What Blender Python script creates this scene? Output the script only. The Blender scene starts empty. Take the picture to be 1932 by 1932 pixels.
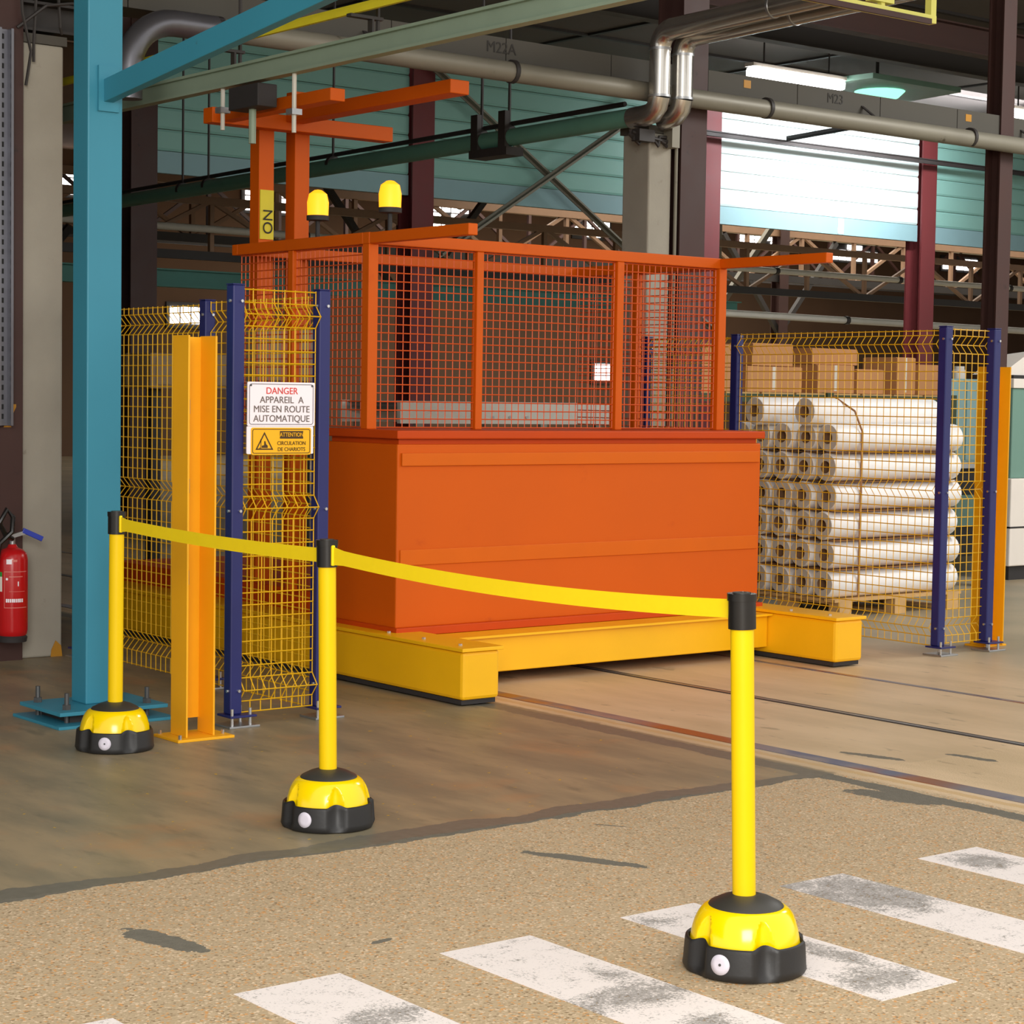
import bpy, bmesh, math, random
from mathutils import Vector, Matrix

S = bpy.context.scene
COL = S.collection
rnd = random.Random(7)
PI = math.pi

# ------------------------------------------------------------------ camera
cam_data = bpy.data.cameras.new('camera')
cam = bpy.data.objects.new('camera', cam_data)
COL.objects.link(cam)
cam_data.sensor_width = 36.0
cam_data.lens = 36.0 * 3800.0 / 1932.0
cam_data.clip_end = 300
CAM = Vector((0, 0, 1.486))
_A, _p, _r = math.radians(38.5), math.atan((966 - 747.5) / 3800.0), math.radians(0.9)
def _rot(v): return Vector((v[0]*math.cos(_A)+v[1]*math.sin(_A), -v[0]*math.sin(_A)+v[1]*math.cos(_A), v[2]))
_f, _u, _x = Vector((0, math.cos(_p), -math.sin(_p))), Vector((0, math.sin(_p), math.cos(_p))), Vector((1, 0, 0))
_rt, _up = _x*math.cos(_r)+_u*math.sin(_r), -_x*math.sin(_r)+_u*math.cos(_r)
FW, RT, UP = _rot(_f), _rot(_rt), _rot(_up)
cam.matrix_world = Matrix(((RT.x, UP.x, -FW.x, 0), (RT.y, UP.y, -FW.y, 0), (RT.z, UP.z, -FW.z, CAM.z), (0, 0, 0, 1)))
S.camera = cam

# ------------------------------------------------------------------ world, light, exposure
w = bpy.data.worlds.new('sky'); S.world = w; w.use_nodes = True
bg = w.node_tree.nodes['Background']
bg.inputs[0].default_value = (1.0, 0.98, 0.95, 1)
bg.inputs[1].default_value = 1.0
S.view_settings.view_transform = 'Standard'
S.view_settings.look = 'None'
S.view_settings.gamma = 1.0
S.view_settings.use_curve_mapping = False
S.view_settings.exposure = 0.42

def area(name, loc, target, sx, sy, power, color=(1, 1, 1)):
    d = bpy.data.lights.new(name, 'AREA'); d.shape = 'RECTANGLE'; d.size = sx; d.size_y = sy
    d.energy = power; d.color = color
    o = bpy.data.objects.new(name, d); COL.objects.link(o)
    o.location = loc
    o.rotation_euler = (Vector(target) - Vector(loc)).to_track_quat('-Z', 'Y').to_euler()
    return o
# daylight of the open loading door behind the camera
area('loading_door_daylight', (-1.6, -2.4, 3.6), (4.6, 7.2, 0.7), 3.2, 3.0, 450, (1.0, 0.97, 0.92))
# daylight of a roof light above the raised white shutter
area('roof_light', (21.3, 17.3, 5.52), (21.3, 20.0, 4.75), 2.9, 0.5, 190, (0.97, 0.96, 1.0)).data.spread = math.radians(120)
# daylight falling into the far hall and the storage bay
area('far_hall_daylight', (32, 31, 6.6), (32, 31, 0), 18, 10, 1500, (1.0, 0.93, 0.82))
area('storage_daylight', (13.5, 7.0, 5.4), (12.0, 10.0, 0.8), 3.0, 2.0, 200, (1.0, 0.98, 0.95))

# ------------------------------------------------------------------ materials
def new_mat(name):
    m = bpy.data.materials.new(name); m.use_nodes = True
    nt = m.node_tree
    return m, nt, nt.nodes['Principled BSDF']
def N(nt, typ, **kw):
    n = nt.nodes.new(typ)
    for k, v in kw.items():
        if hasattr(n, k): setattr(n, k, v)
    return n
def math_n(nt, op, a, b=None, c=None, clamp=False):
    n = nt.nodes.new('ShaderNodeMath'); n.operation = op; n.use_clamp = clamp
    for i, v in enumerate((a, b, c)):
        if v is None: continue
        if isinstance(v, (int, float)): n.inputs[i].default_value = v
        else: nt.links.new(v, n.inputs[i])
    return n.outputs[0]
def mix_n(nt, fac, a, b):
    n = nt.nodes.new('ShaderNodeMix'); n.data_type = 'RGBA'
    for s, v in ((n.inputs[0], fac), (n.inputs[6], a), (n.inputs[7], b)):
        if isinstance(v, (int, float)): s.default_value = v
        elif isinstance(v, tuple): s.default_value = (*v[:3], 1)
        else: nt.links.new(v, s)
    return n.outputs[2]
def noise_n(nt, vec, scale, detail=3, rough=0.5, dim='3D'):
    n = nt.nodes.new('ShaderNodeTexNoise'); n.inputs['Scale'].default_value = scale
    n.inputs['Detail'].default_value = detail; n.inputs['Roughness'].default_value = rough
    if vec is not None: nt.links.new(vec, n.inputs['Vector'])
    return n.outputs[0]
def ramp_n(nt, v, lo, hi):
    n = nt.nodes.new('ShaderNodeMapRange'); n.interpolation_type = 'SMOOTHSTEP'
    nt.links.new(v, n.inputs[0]); n.inputs[1].default_value = lo; n.inputs[2].default_value = hi
    return n.outputs[0]
def srgb(r, g, b):
    f = lambda c: (c/255/12.92 if c/255 <= .04045 else ((c/255+.055)/1.055)**2.4)
    return (f(r), f(g), f(b))
def mat(name, col, rough=0.5, metal=0.0, var=0.12, scale=6.0, bump=0.0, bscale=60.0, dirt=None, spec=0.5):
    m, nt, bs = new_mat(name)
    g = N(nt, 'ShaderNodeNewGeometry').outputs['Position']
    n1 = noise_n(nt, g, scale, 4)
    k = math_n(nt, 'MULTIPLY_ADD', n1, 2*var, 1-var)
    mul = nt.nodes.new('ShaderNodeVectorMath'); mul.operation = 'SCALE'
    mul.inputs[0].default_value = col[:3]; nt.links.new(k, mul.inputs['Scale'])
    c = mul.outputs[0]
    if dirt:
        d = ramp_n(nt, noise_n(nt, g, dirt[1], 6, .65), dirt[2], dirt[2]+.12)
        c = mix_n(nt, d, c, dirt[0])
    nt.links.new(c, bs.inputs['Base Color'])
    bs.inputs['Metallic'].default_value = metal
    bs.inputs['Specular IOR Level'].default_value = spec
    r = math_n(nt, 'MULTIPLY_ADD', n1, .2, rough-.1, clamp=True)
    nt.links.new(r, bs.inputs['Roughness'])
    if bump:
        b = nt.nodes.new('ShaderNodeBump'); b.inputs['Strength'].default_value = bump; b.inputs['Distance'].default_value = .004
        nt.links.new(noise_n(nt, g, bscale, 4), b.inputs['Height']); nt.links.new(b.outputs[0], bs.inputs['Normal'])
    return m
def emis(name, col, strength):
    m, nt, bs = new_mat(name)
    bs.inputs['Base Color'].default_value = (*col[:3], 1)
    bs.inputs['Emission Color'].default_value = (*col[:3], 1)
    bs.inputs['Emission Strength'].default_value = strength
    return m

M = {}
M['belt_yellow'] = mat('belt_webbing', srgb(255, 222, 0), .7, var=.04, scale=40, bump=.15, bscale=400)
M['tube_yellow'] = mat('post_yellow', srgb(238, 198, 0), .45, var=.03, spec=.25)
M['dome_yellow'] = mat('glossy_yellow_plastic', srgb(248, 210, 0), .16, var=.03)
M['rubber'] = mat('black_rubber', srgb(30, 29, 29), .5, var=.15, bump=.1)
M['collar'] = mat('dark_grey_plastic', srgb(52, 50, 45), .45, var=.08)
M['black_plastic'] = mat('black_plastic', srgb(22, 21, 21), .3, var=.1)
M['white_dot'] = mat('white_sticker', srgb(212, 206, 218), .5, var=.06, scale=80)
M['navy'] = mat('navy_paint', srgb(30, 35, 98), .42, var=.12, dirt=(srgb(25, 25, 60), 9, .66))
M['mesh_yellow'] = mat('yellow_wire', srgb(228, 176, 10), .45, var=.12, scale=3)
M['beam_yellow'] = mat('ochre_yellow_paint', srgb(240, 172, 10), .5, var=.07, scale=4, dirt=(srgb(120, 88, 20), 22, .70))
M['teal'] = mat('teal_paint', srgb(52, 134, 158), .5, var=.08, scale=3, dirt=(srgb(58, 96, 96), 14, .69))
M['galv'] = mat('galvanised_steel', (.42, .43, .44), .38, .85, var=.15, scale=20)
M['bolt'] = mat('bolt_steel', (.6, .6, .6), .3, .9)
M['dark_bolt'] = mat('dark_bolt', (.10, .10, .10), .5, .6)
M['black_gap'] = mat('dark_slot', (.02, .02, .02), .8)
M['concrete'] = mat('column_concrete', srgb(160, 155, 142), .85, var=.16, scale=3.5, bump=.3, dirt=(srgb(132, 126, 112), 6, .62))
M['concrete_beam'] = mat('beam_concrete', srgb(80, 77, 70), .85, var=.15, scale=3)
M['brown_steel'] = mat('brown_steel', srgb(64, 39, 34), .6, var=.2, scale=5, dirt=(srgb(44, 28, 24), 12, .62))
M['dark_steel'] = mat('dark_steel', srgb(50, 46, 44), .6, var=.2)
M['red_steel'] = mat('oxide_red_steel', srgb(112, 46, 48), .6, var=.12)
M['silver'] = mat('silver_cladding', (.62, .60, .56), .22, .9, var=.12, scale=5)
M['grey_pipe'] = mat('dull_grey_pipe', srgb(132, 128, 114), .5, .2, var=.15, scale=4, dirt=(srgb(90, 84, 70), 9, .64))
M['duct'] = mat('dark_duct', (.17, .17, .19), .35, .7, var=.15)
M['green_pipe'] = mat('green_pipe', srgb(96, 146, 128), .4, var=.12)
M['orange'] = mat('machine_orange', srgb(208, 90, 2), .5, var=.06, scale=2.2, dirt=(srgb(196, 80, 3), 3, .62), spec=.25)
M['orange_band'] = mat('machine_orange_light', srgb(212, 98, 3), .5, var=.05, spec=.25)
M['orange_dark'] = mat('machine_orange_red', srgb(194, 68, 5), .5, var=.06, spec=.25)
M['orange_mesh'] = mat('orange_wire', srgb(214, 88, 30), .5, var=.08)
M['car_yellow'] = mat('machine_yellow', srgb(248, 186, 8), .4, var=.09, scale=3, dirt=(srgb(170, 120, 20), 8, .68))
M['ghost_beige'] = mat('beige_enclosure', srgb(150, 128, 100), .6, var=.1)
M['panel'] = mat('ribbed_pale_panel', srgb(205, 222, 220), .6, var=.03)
M['panel_teal'] = mat('ribbed_teal_panel', srgb(138, 190, 180), .6, var=.04)  # same sheet as the pale one; its teal shade is put into the colour
M['panel_band'] = mat('blue_grey_band', srgb(138, 176, 182), .6, var=.05)
M['far_teal'] = mat('far_teal_beam', srgb(80, 140, 130), .6, var=.1)
M['tan_steel'] = mat('tan_steel', srgb(150, 118, 92), .6, var=.15)
M['light_tube'] = mat('light_grey_tube', srgb(205, 202, 190), .5, var=.1)
M['far_wall'] = mat('far_wall_brown', srgb(100, 76, 58), .9, var=.3, scale=.6)
M['ceiling'] = mat('ceiling_grey', srgb(112, 106, 102), .9, var=.12, scale=1)
M['carton'] = mat('cardboard', srgb(208, 150, 98), .8, var=.1, scale=3)
M['carton_tape'] = mat('packing_label', srgb(235, 228, 214), .6, var=.05)
M['roll'] = mat('white_roll_film', srgb(250, 248, 246), .38, var=.05, scale=9)
M['core'] = mat('cardboard_core', srgb(150, 112, 80), .85, var=.1)
M['roll_end'] = mat('roll_end_layers', srgb(205, 196, 186), .8, var=.1, scale=30)
M['strap'] = mat('brown_strap', srgb(150, 100, 52), .5, var=.1)
M['wood'] = mat('pallet_wood', srgb(206, 166, 110), .8, var=.2, scale=9)
M['rack_green'] = mat('dark_green_rack', srgb(70, 84, 60), .6, var=.15)
M['cabinet'] = mat('pale_teal_cabinet', srgb(150, 186, 186), .5, var=.05)
M['cream'] = mat('cream_enamel', srgb(236, 228, 218), .5, var=.04)
M['machine_green'] = mat('machine_green', srgb(112, 150, 136), .5, var=.05)
M['dark'] = mat('dark_machinery', srgb(45, 42, 42), .7, var=.2)
M['red'] = mat('extinguisher_red', srgb(190, 22, 26), .22, var=.06)
M['blue_plastic'] = mat('blue_plastic', srgb(40, 60, 170), .4)
M['green_label'] = mat('green_label', srgb(50, 150, 60), .5)
M['sign_white'] = mat('sign_white', srgb(248, 240, 246), .35, var=.03)
M['sign_yellow'] = mat('sign_yellow', srgb(246, 182, 0), .35, var=.03)
M['sign_grey'] = mat('sign_grey_print', srgb(120, 112, 118), .5)
M['sign_red'] = mat('sign_red_print', srgb(220, 60, 50), .5)
M['sign_text'] = mat('sign_dark_print', srgb(110, 98, 92), .5)
M['sign_black'] = mat('sign_black_print', srgb(70, 46, 10), .5)
M['paint_mark'] = mat('yellow_paint_mark', srgb(180, 126, 28), .6)
M['dark_mark'] = mat('dark_paint_mark', srgb(40, 36, 30), .7)
M['conductor'] = mat('conductor_yellow', srgb(220, 205, 40), .5, var=.15)
M['grey_green'] = mat('grey_green_steel', srgb(140, 158, 138), .5, var=.12)
M['pale_yellow'] = mat('pale_yellow_frame', srgb(222, 218, 110), .5, var=.05)
M['tube_light'] = emis('fluorescent_glow', (1.0, .98, .95), 9.0)
M['spot_light'] = emis('lamp_glow', (1.0, .97, .95), 14.0)
M['green_lamp'] = emis('mercury_lamp_glow', (.36, .95, .70), .95)
M['window_glow'] = emis('daylit_glass', (1.0, .96, .93), 5.0)
M['beacon_glow'] = emis('orange_beacon_glow', (1.0, .36, .01), 1.25)

def rail_material():
    m, nt, bs = new_mat('worn_rail_strip')
    g = N(nt, 'ShaderNodeNewGeometry').outputs['Position']
    n = noise_n(nt, g, 1.1, 2)
    c = mix_n(nt, ramp_n(nt, n, .42, .55), srgb(150, 92, 60), srgb(128, 126, 134))
    c = mix_n(nt, ramp_n(nt, noise_n(nt, g, 2.3, 2), .55, .65), c, srgb(84, 98, 130))
    nt.links.new(c, bs.inputs['Base Color']); bs.inputs['Roughness'].default_value = .35; bs.inputs['Metallic'].default_value = .25
    return m
M['rail'] = rail_material()

def floor_material():
    m, nt, bs = new_mat('factory_floor')
    L = nt.links.new
    pos = N(nt, 'ShaderNodeNewGeometry').outputs['Position']
    sep = nt.nodes.new('ShaderNodeSeparateXYZ'); L(pos, sep.inputs[0]); X, Y = sep.outputs[0], sep.outputs[1]
    wob = math_n(nt, 'MULTIPLY_ADD', noise_n(nt, pos, 2.2, 5, .6), .16, -.08)
    fine = math_n(nt, 'MULTIPLY_ADD', noise_n(nt, pos, 16, 4, .6), .05, -.025)
    wob2 = math_n(nt, 'ADD', wob, fine)
    yy = math_n(nt, 'ADD', Y, wob2); xx = math_n(nt, 'ADD', X, fine)
    # aggregate
    vor = nt.nodes.new('ShaderNodeTexVoronoi'); vor.inputs['Scale'].default_value = 150; L(pos, vor.inputs['Vector'])
    sepc = nt.nodes.new('ShaderNodeSeparateColor'); L(vor.outputs['Color'], sepc.inputs[0])
    big = noise_n(nt, pos, 1.3, 4)
    agg = mix_n(nt, big, srgb(175, 154, 122), srgb(191, 168, 135))
    agg = mix_n(nt, ramp_n(nt, sepc.outputs[0], .80, .93), agg, srgb(216, 192, 160))
    agg = mix_n(nt, ramp_n(nt, sepc.outputs[1], .82, 1.0), agg, srgb(138, 116, 86))
    agg = mix_n(nt, ramp_n(nt, sepc.outputs[2], .9, .97), agg, srgb(204, 150, 92))
    # smooth bay concrete
    mp = nt.nodes.new('ShaderNodeMapping'); mp.inputs['Scale'].default_value = (2.6, .8, 1); mp.inputs['Rotation'].default_value = (0, 0, .5); L(pos, mp.inputs[0])
    st = noise_n(nt, mp.outputs[0], 1.6, 6, .6)
    bay = mix_n(nt, ramp_n(nt, st, .35, .68), srgb(130, 121, 99), srgb(160, 142, 112))
    bay = mix_n(nt, math_n(nt, 'MULTIPLY', ramp_n(nt, noise_n(nt, pos, 2.1, 5, .62), .52, .72), .55), bay, srgb(172, 130, 92))
    bay = mix_n(nt, math_n(nt, 'MULTIPLY', ramp_n(nt, noise_n(nt, mp.outputs[0], 3.7, 5, .62), .55, .72), .5), bay, srgb(98, 96, 80))
    bay = mix_n(nt, ramp_n(nt, noise_n(nt, pos, 30, 2, .5), .71, .735), bay, srgb(200, 160, 40))
    # rail lane concrete
    lane = mix_n(nt, ramp_n(nt, noise_n(nt, mp.outputs[0], 1.2, 5, .6), .3, .7), srgb(194, 170, 134), srgb(214, 188, 152))
    lane = mix_n(nt, math_n(nt, 'MULTIPLY', ramp_n(nt, noise_n(nt, mp.outputs[0], 4, 4, .6), .62, .68), .7), lane, srgb(160, 140, 110))
    far = mix_n(nt, ramp_n(nt, noise_n(nt, pos, 1.0, 4), .3, .7), srgb(150, 140, 116), srgb(176, 160, 132))
    is_lane = ramp_n(nt, xx, 5.99, 6.02)
    is_near = math_n(nt, 'SUBTRACT', 1.0, ramp_n(nt, yy, 5.42, 5.44))
    left = mix_n(nt, is_near, bay, agg)
    lane2 = mix_n(nt, ramp_n(nt, X, 9.0, 9.6), lane, far)
    c = mix_n(nt, is_lane, left, lane2)
    grey = mix_n(nt, noise_n(nt, pos, 30, 3), srgb(98, 94, 82), srgb(122, 117, 104))
    # cement joint bands (one across, one along the rail lane)
    d1 = math_n(nt, 'ABSOLUTE', math_n(nt, 'SUBTRACT', yy, 5.47))
    wdt = math_n(nt, 'MULTIPLY_ADD', noise_n(nt, pos, 1.7, 2), .16, -.02)
    b1 = math_n(nt, 'MULTIPLY', math_n(nt, 'LESS_THAN', d1, wdt), math_n(nt, 'LESS_THAN', X, 5.98))
    d2 = math_n(nt, 'ABSOLUTE', math_n(nt, 'SUBTRACT', xx, 5.92))
    b2 = math_n(nt, 'LESS_THAN', d2, math_n(nt, 'MULTIPLY_ADD', noise_n(nt, pos, 1.4, 2), .12, .0))
    mask = math_n(nt, 'MAXIMUM', b1, b2)
    # loose cement patches with their own outlines
    for cx, cy, rx, ry, rot in ((4.19, 4.86, .235, .035, -1.12), (2.62, 4.80, .17, .05, -1.35), (4.62, 5.47, .20, .075, .1), (5.82, 4.98, .20, .08, -1.35),
                                (6.42, 5.62, .15, .035, -1.3), (6.75, 5.35, .12, .03, -1.4), (3.1, 4.44, .04, .015, 0.2), (4.6, 5.2, .06, .008, -1.0)):
        dx = math_n(nt, 'SUBTRACT', X, cx); dy = math_n(nt, 'SUBTRACT', Y, cy)
        u = math_n(nt, 'ADD', math_n(nt, 'MULTIPLY', dx, math.cos(rot)/rx), math_n(nt, 'MULTIPLY', dy, math.sin(rot)/rx))
        v = math_n(nt, 'ADD', math_n(nt, 'MULTIPLY', dx, -math.sin(rot)/ry), math_n(nt, 'MULTIPLY', dy, math.cos(rot)/ry))
        r2 = math_n(nt, 'ADD', math_n(nt, 'MULTIPLY', u, u), math_n(nt, 'MULTIPLY', v, v))
        nn = math_n(nt, 'MULTIPLY_ADD', noise_n(nt, pos, 13, 5, .65), 3.4, -1.7)
        mask = math_n(nt, 'MAXIMUM', mask, math_n(nt, 'LESS_THAN', math_n(nt, 'ADD', r2, nn), .95))
    c = mix_n(nt, mask, c, grey)
    tan = math_n(nt, 'LESS_THAN', math_n(nt, 'ABSOLUTE', math_n(nt, 'SUBTRACT', xx, 6.075)), .022)
    c = mix_n(nt, math_n(nt, 'MULTIPLY', tan, .7), c, srgb(196, 162, 112))
    # spilt blue paint specks
    sp = ramp_n(nt, noise_n(nt, pos, 9, 5, .7), .72, .76)
    c = mix_n(nt, math_n(nt, 'MULTIPLY', sp, math_n(nt, 'MULTIPLY', is_near, .45)), c, srgb(110, 112, 130))
    L(c, bs.inputs['Base Color'])
    rg = mix_n(nt, is_near, (.45, .45, .45), (.85, .85, .85))
    L(rg, bs.inputs['Roughness']); bs.inputs['Specular IOR Level'].default_value = .35
    b = nt.nodes.new('ShaderNodeBump'); b.inputs['Distance'].default_value = .004
    L(math_n(nt, 'MULTIPLY', is_near, .3), b.inputs['Strength'])
    L(vor.outputs['Distance'], b.inputs['Height']); L(b.outputs[0], bs.inputs['Normal'])
    return m
M['floor'] = floor_material()

def stripe_material():
    m, nt, bs = new_mat('worn_road_paint')
    L = nt.links.new
    pos = N(nt, 'ShaderNodeNewGeometry').outputs['Position']
    sep = nt.nodes.new('ShaderNodeSeparateXYZ'); L(pos, sep.inputs[0]); X, Y = sep.outputs[0], sep.outputs[1]
    fine = noise_n(nt, pos, 110, 4, .75); mid = noise_n(nt, pos, 16, 5, .7)
    warp = math_n(nt, 'MULTIPLY_ADD', noise_n(nt, pos, 7, 4, .6), 1.6, -.8)
    grime = None
    # scuffed places: centre, radii, strength
    for cx, cy, rx, ry, k in ((4.60, 4.02, .24, .26, .95), (3.95, 3.42, .16, .13, .8), (4.02, 3.62, .07, .20, .7), (3.30, 3.66, .24, .10, .8), (3.40, 3.80, .06, .16, .5), (5.24, 4.10, .11, .13, .9),
                              (2.72, 3.88, .13, .09, .7), (3.84, 4.16, .12, .08, .5), (4.48, 4.22, .1, .06, .8), (3.33, 3.40, .09, .08, .7)):
        u = math_n(nt, 'DIVIDE', math_n(nt, 'SUBTRACT', X, cx), rx); v = math_n(nt, 'DIVIDE', math_n(nt, 'SUBTRACT', Y, cy), ry)
        r2 = math_n(nt, 'ADD', math_n(nt, 'ADD', math_n(nt, 'MULTIPLY', u, u), math_n(nt, 'MULTIPLY', v, v)), warp)
        g = math_n(nt, 'MULTIPLY', math_n(nt, 'SUBTRACT', 1.15, r2, clamp=True), k)
        grime = g if grime is None else math_n(nt, 'MAXIMUM', grime, g)
    sp = math_n(nt, 'ADD', math_n(nt, 'MULTIPLY', fine, .72), math_n(nt, 'MULTIPLY', mid, .5))
    dark = math_n(nt, 'MULTIPLY', ramp_n(nt, math_n(nt, 'ADD', sp, math_n(nt, 'MULTIPLY', grime, .22)), .63, .78), .8)
    c = mix_n(nt, dark, srgb(236, 226, 220), srgb(140, 136, 130))
    gone = math_n(nt, 'MULTIPLY', ramp_n(nt, math_n(nt, 'ADD', sp, math_n(nt, 'MULTIPLY', grime, .10)), .755, .80), .9)
    L(c, bs.inputs['Base Color']); bs.inputs['Roughness'].default_value = .75
    tr = nt.nodes.new('ShaderNodeBsdfTransparent'); mx = nt.nodes.new('ShaderNodeMixShader')
    L(gone, mx.inputs[0]); L(bs.outputs[0], mx.inputs[1]); L(tr.outputs[0], mx.inputs[2])
    L(mx.outputs[0], nt.nodes['Material Output'].inputs['Surface'])
    return m
M['stripe'] = stripe_material()

# ------------------------------------------------------------------ mesh helpers
class MB:
    def __init__(s): s.v = []; s.f = []; s.sm = False
    def box(s, x0, x1, y0, y1, z0, z1):
        b = len(s.v)
        s.v += [(x0,y0,z0),(x1,y0,z0),(x1,y1,z0),(x0,y1,z0),(x0,y0,z1),(x1,y0,z1),(x1,y1,z1),(x0,y1,z1)]
        s.f += [(b,b+3,b+2,b+1),(b+4,b+5,b+6,b+7),(b,b+1,b+5,b+4),(b+1,b+2,b+6,b+5),(b+2,b+3,b+7,b+6),(b+3,b,b+4,b+7)]
        return s
    def bar(s, p, q, w, h, up=(0, 0, 1)):
        p, q = Vector(p), Vector(q); d = (q-p).normalized(); u = Vector(up)
        if abs(d.dot(u)) > .98: u = Vector((0, 1, 0))
        r = d.cross(u).normalized()*(w/2); t = r.cross(d).normalized()*(h/2)
        b = len(s.v)
        for c in (p, q): s.v += [tuple(c-r-t), tuple(c+r-t), tuple(c+r+t), tuple(c-r+t)]
        s.f += [(b,b+3,b+2,b+1),(b+4,b+5,b+6,b+7)] + [(b+i,b+(i+1)%4,b+4+(i+1)%4,b+4+i) for i in range(4)]
        return s
    def tube(s, pts, r, n=12, caps=True, rs=None):
        pts = [Vector(p) for p in pts]; b = len(s.v); m = len(pts); ref = None
        for i, p in enumerate(pts):
            d = ((pts[i+1] if i < m-1 else p) - (pts[i-1] if i else p)).normalized()
            if ref is None:
                ref = Vector((0, 0, 1)) if abs(d.z) < .9 else Vector((1, 0, 0))
            ref = (ref - d*ref.dot(d)).normalized(); o = d.cross(ref); rr = rs[i] if rs else r
            for k in range(n):
                a = 2*PI*k/n; s.v.append(tuple(p + (ref*math.cos(a)+o*math.sin(a))*rr))
        for i in range(m-1):
            for k in range(n):
                s.f.append((b+i*n+k, b+i*n+(k+1)%n, b+(i+1)*n+(k+1)%n, b+(i+1)*n+k))
        if caps: s.f += [tuple(b+k for k in reversed(range(n))), tuple(b+(m-1)*n+k for k in range(n))]
        return s
    def lathe(s, prof, n=32, c=(0, 0, 0)):
        b = len(s.v); m = len(prof)
        for r, z in prof:
            for k in range(n):
                a = 2*PI*k/n; s.v.append((c[0]+r*math.cos(a), c[1]+r*math.sin(a), c[2]+z))
        for i in range(m-1):
            for k in range(n): s.f.append((b+i*n+k, b+i*n+(k+1)%n, b+(i+1)*n+(k+1)%n, b+(i+1)*n+k))
        s.f += [tuple(b+k for k in reversed(range(n))), tuple(b+(m-1)*n+k for k in range(n))]
        return s
    def poly(s, pts, off):
        """extrude a planar polygon by the vector off"""
        b = len(s.v); n = len(pts); off = Vector(off)
        s.v += [tuple(p) for p in pts] + [tuple(Vector(p)+off) for p in pts]
        s.f += [tuple(range(b, b+n)), tuple(reversed(range(b+n, b+2*n)))] + [(b+i, b+n+i, b+n+(i+1) % n, b+(i+1) % n) for i in range(n)]
        return s
    def build(s, name, m, parent=None, smooth=False, bevel=0.0, kind=None, label=None):
        base = Vector((0, 0, 0)); q = parent
        while q is not None: base += q.location; q = q.parent
        me = bpy.data.meshes.new(name)
        me.from_pydata([tuple(Vector(v)-base) for v in s.v], [], s.f)
        bm = bmesh.new(); bm.from_mesh(me); bmesh.ops.recalc_face_normals(bm, faces=bm.faces[:])
        bm.to_mesh(me); bm.free()
        if smooth:
            for p in me.polygons: p.use_smooth = True
            me.set_sharp_from_angle(angle=math.radians(38))
        me.materials.append(M[m] if isinstance(m, str) else m)
        o = bpy.data.objects.new(name, me); COL.objects.link(o); o.parent = parent
        if bevel:
            bv = o.modifiers.new('bevel', 'BEVEL'); bv.width = bevel; bv.segments = 2; bv.limit_method = 'ANGLE'
        if kind: o['kind'] = kind
        if label: o['label'] = label
        return o

def thing(name, label, cat, loc, group=None):
    o = bpy.data.objects.new(name, None); COL.objects.link(o); o.location = loc; o.empty_display_size = .1
    o['label'] = label; o['category'] = cat
    if group: o['group'] = group
    return o
def tag(o, label, cat, group=None):
    o['label'] = label; o['category'] = cat
    if group: o['group'] = group
    return o
def structure(o, label=None):
    o['kind'] = 'structure'
    if label: o['label'] = label
    return o
def arc(c, a, b, r, n=6):
    """points from c+a*r round to c+b*r (a, b unit and square)"""
    c, a, b = Vector(c), Vector(a), Vector(b)
    return [c + a*r*math.cos(t*PI/2/n) + b*r*math.sin(t*PI/2/n) for t in range(n+1)]
def text(name, body, size, m, parent, origin, xdir, ydir, align='CENTER', sx=1.0, extr=.0008, label=None):
    cu = bpy.data.curves.new(name, 'FONT'); cu.body = body; cu.size = size; cu.align_x = align; cu.align_y = 'CENTER'; cu.extrude = extr
    t = bpy.data.objects.new(name+'_tmp', cu); COL.objects.link(t)
    dg = bpy.context.evaluated_depsgraph_get(); me = bpy.data.meshes.new_from_object(t.evaluated_get(dg))
    bpy.data.objects.remove(t)
    X, Y = Vector(xdir).normalized(), Vector(ydir).normalized(); Z = X.cross(Y)
    base = Vector((0, 0, 0)); q = parent
    while q is not None: base += q.location; q = q.parent
    for v in me.vertices:
        v.co = Vector(origin) + X*v.co.x*sx + Y*v.co.y + Z*v.co.z - base
    me.materials.clear(); me.materials.append(M[m])
    o = bpy.data.objects.new(name, me); COL.objects.link(o); o.parent = parent
    if label: o['label'] = label
    return o

# ================================================================== SETTING
floor = MB().box(-25, 66, -30, 42, -.2, 0).build('floor', 'floor'); structure(floor, 'stained factory floor with aggregate, smooth concrete and rail lane')
for k, (x0, x1) in enumerate(((1.883, 2.196), (2.526, 2.839), (3.158, 3.468), (3.80, 4.09), (4.45, 4.735), (5.095, 5.394))):
    MB().box(x0, x1, 3.27, 4.25, -.01, .0012).build('crosswalk_stripe', 'stripe', floor)
MB().box(6.135, 6.225, -2, 20, -.03, .003).build('rail_strip', 'rail', floor)
for x0, x1, m in ((7.165, 7.185, 'dark_steel'), (7.185, 7.207, 'galv'), (7.207, 7.23, 'dark_steel')):
    MB().box(x0, x1, -2, 20, -.03, .003 if m == 'galv' else .002).build('rail_strip', m, floor)
MB().box(8.19, 8.225, -2, 20, -.03, .003).build('rail_strip', 'rail', floor)

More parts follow.
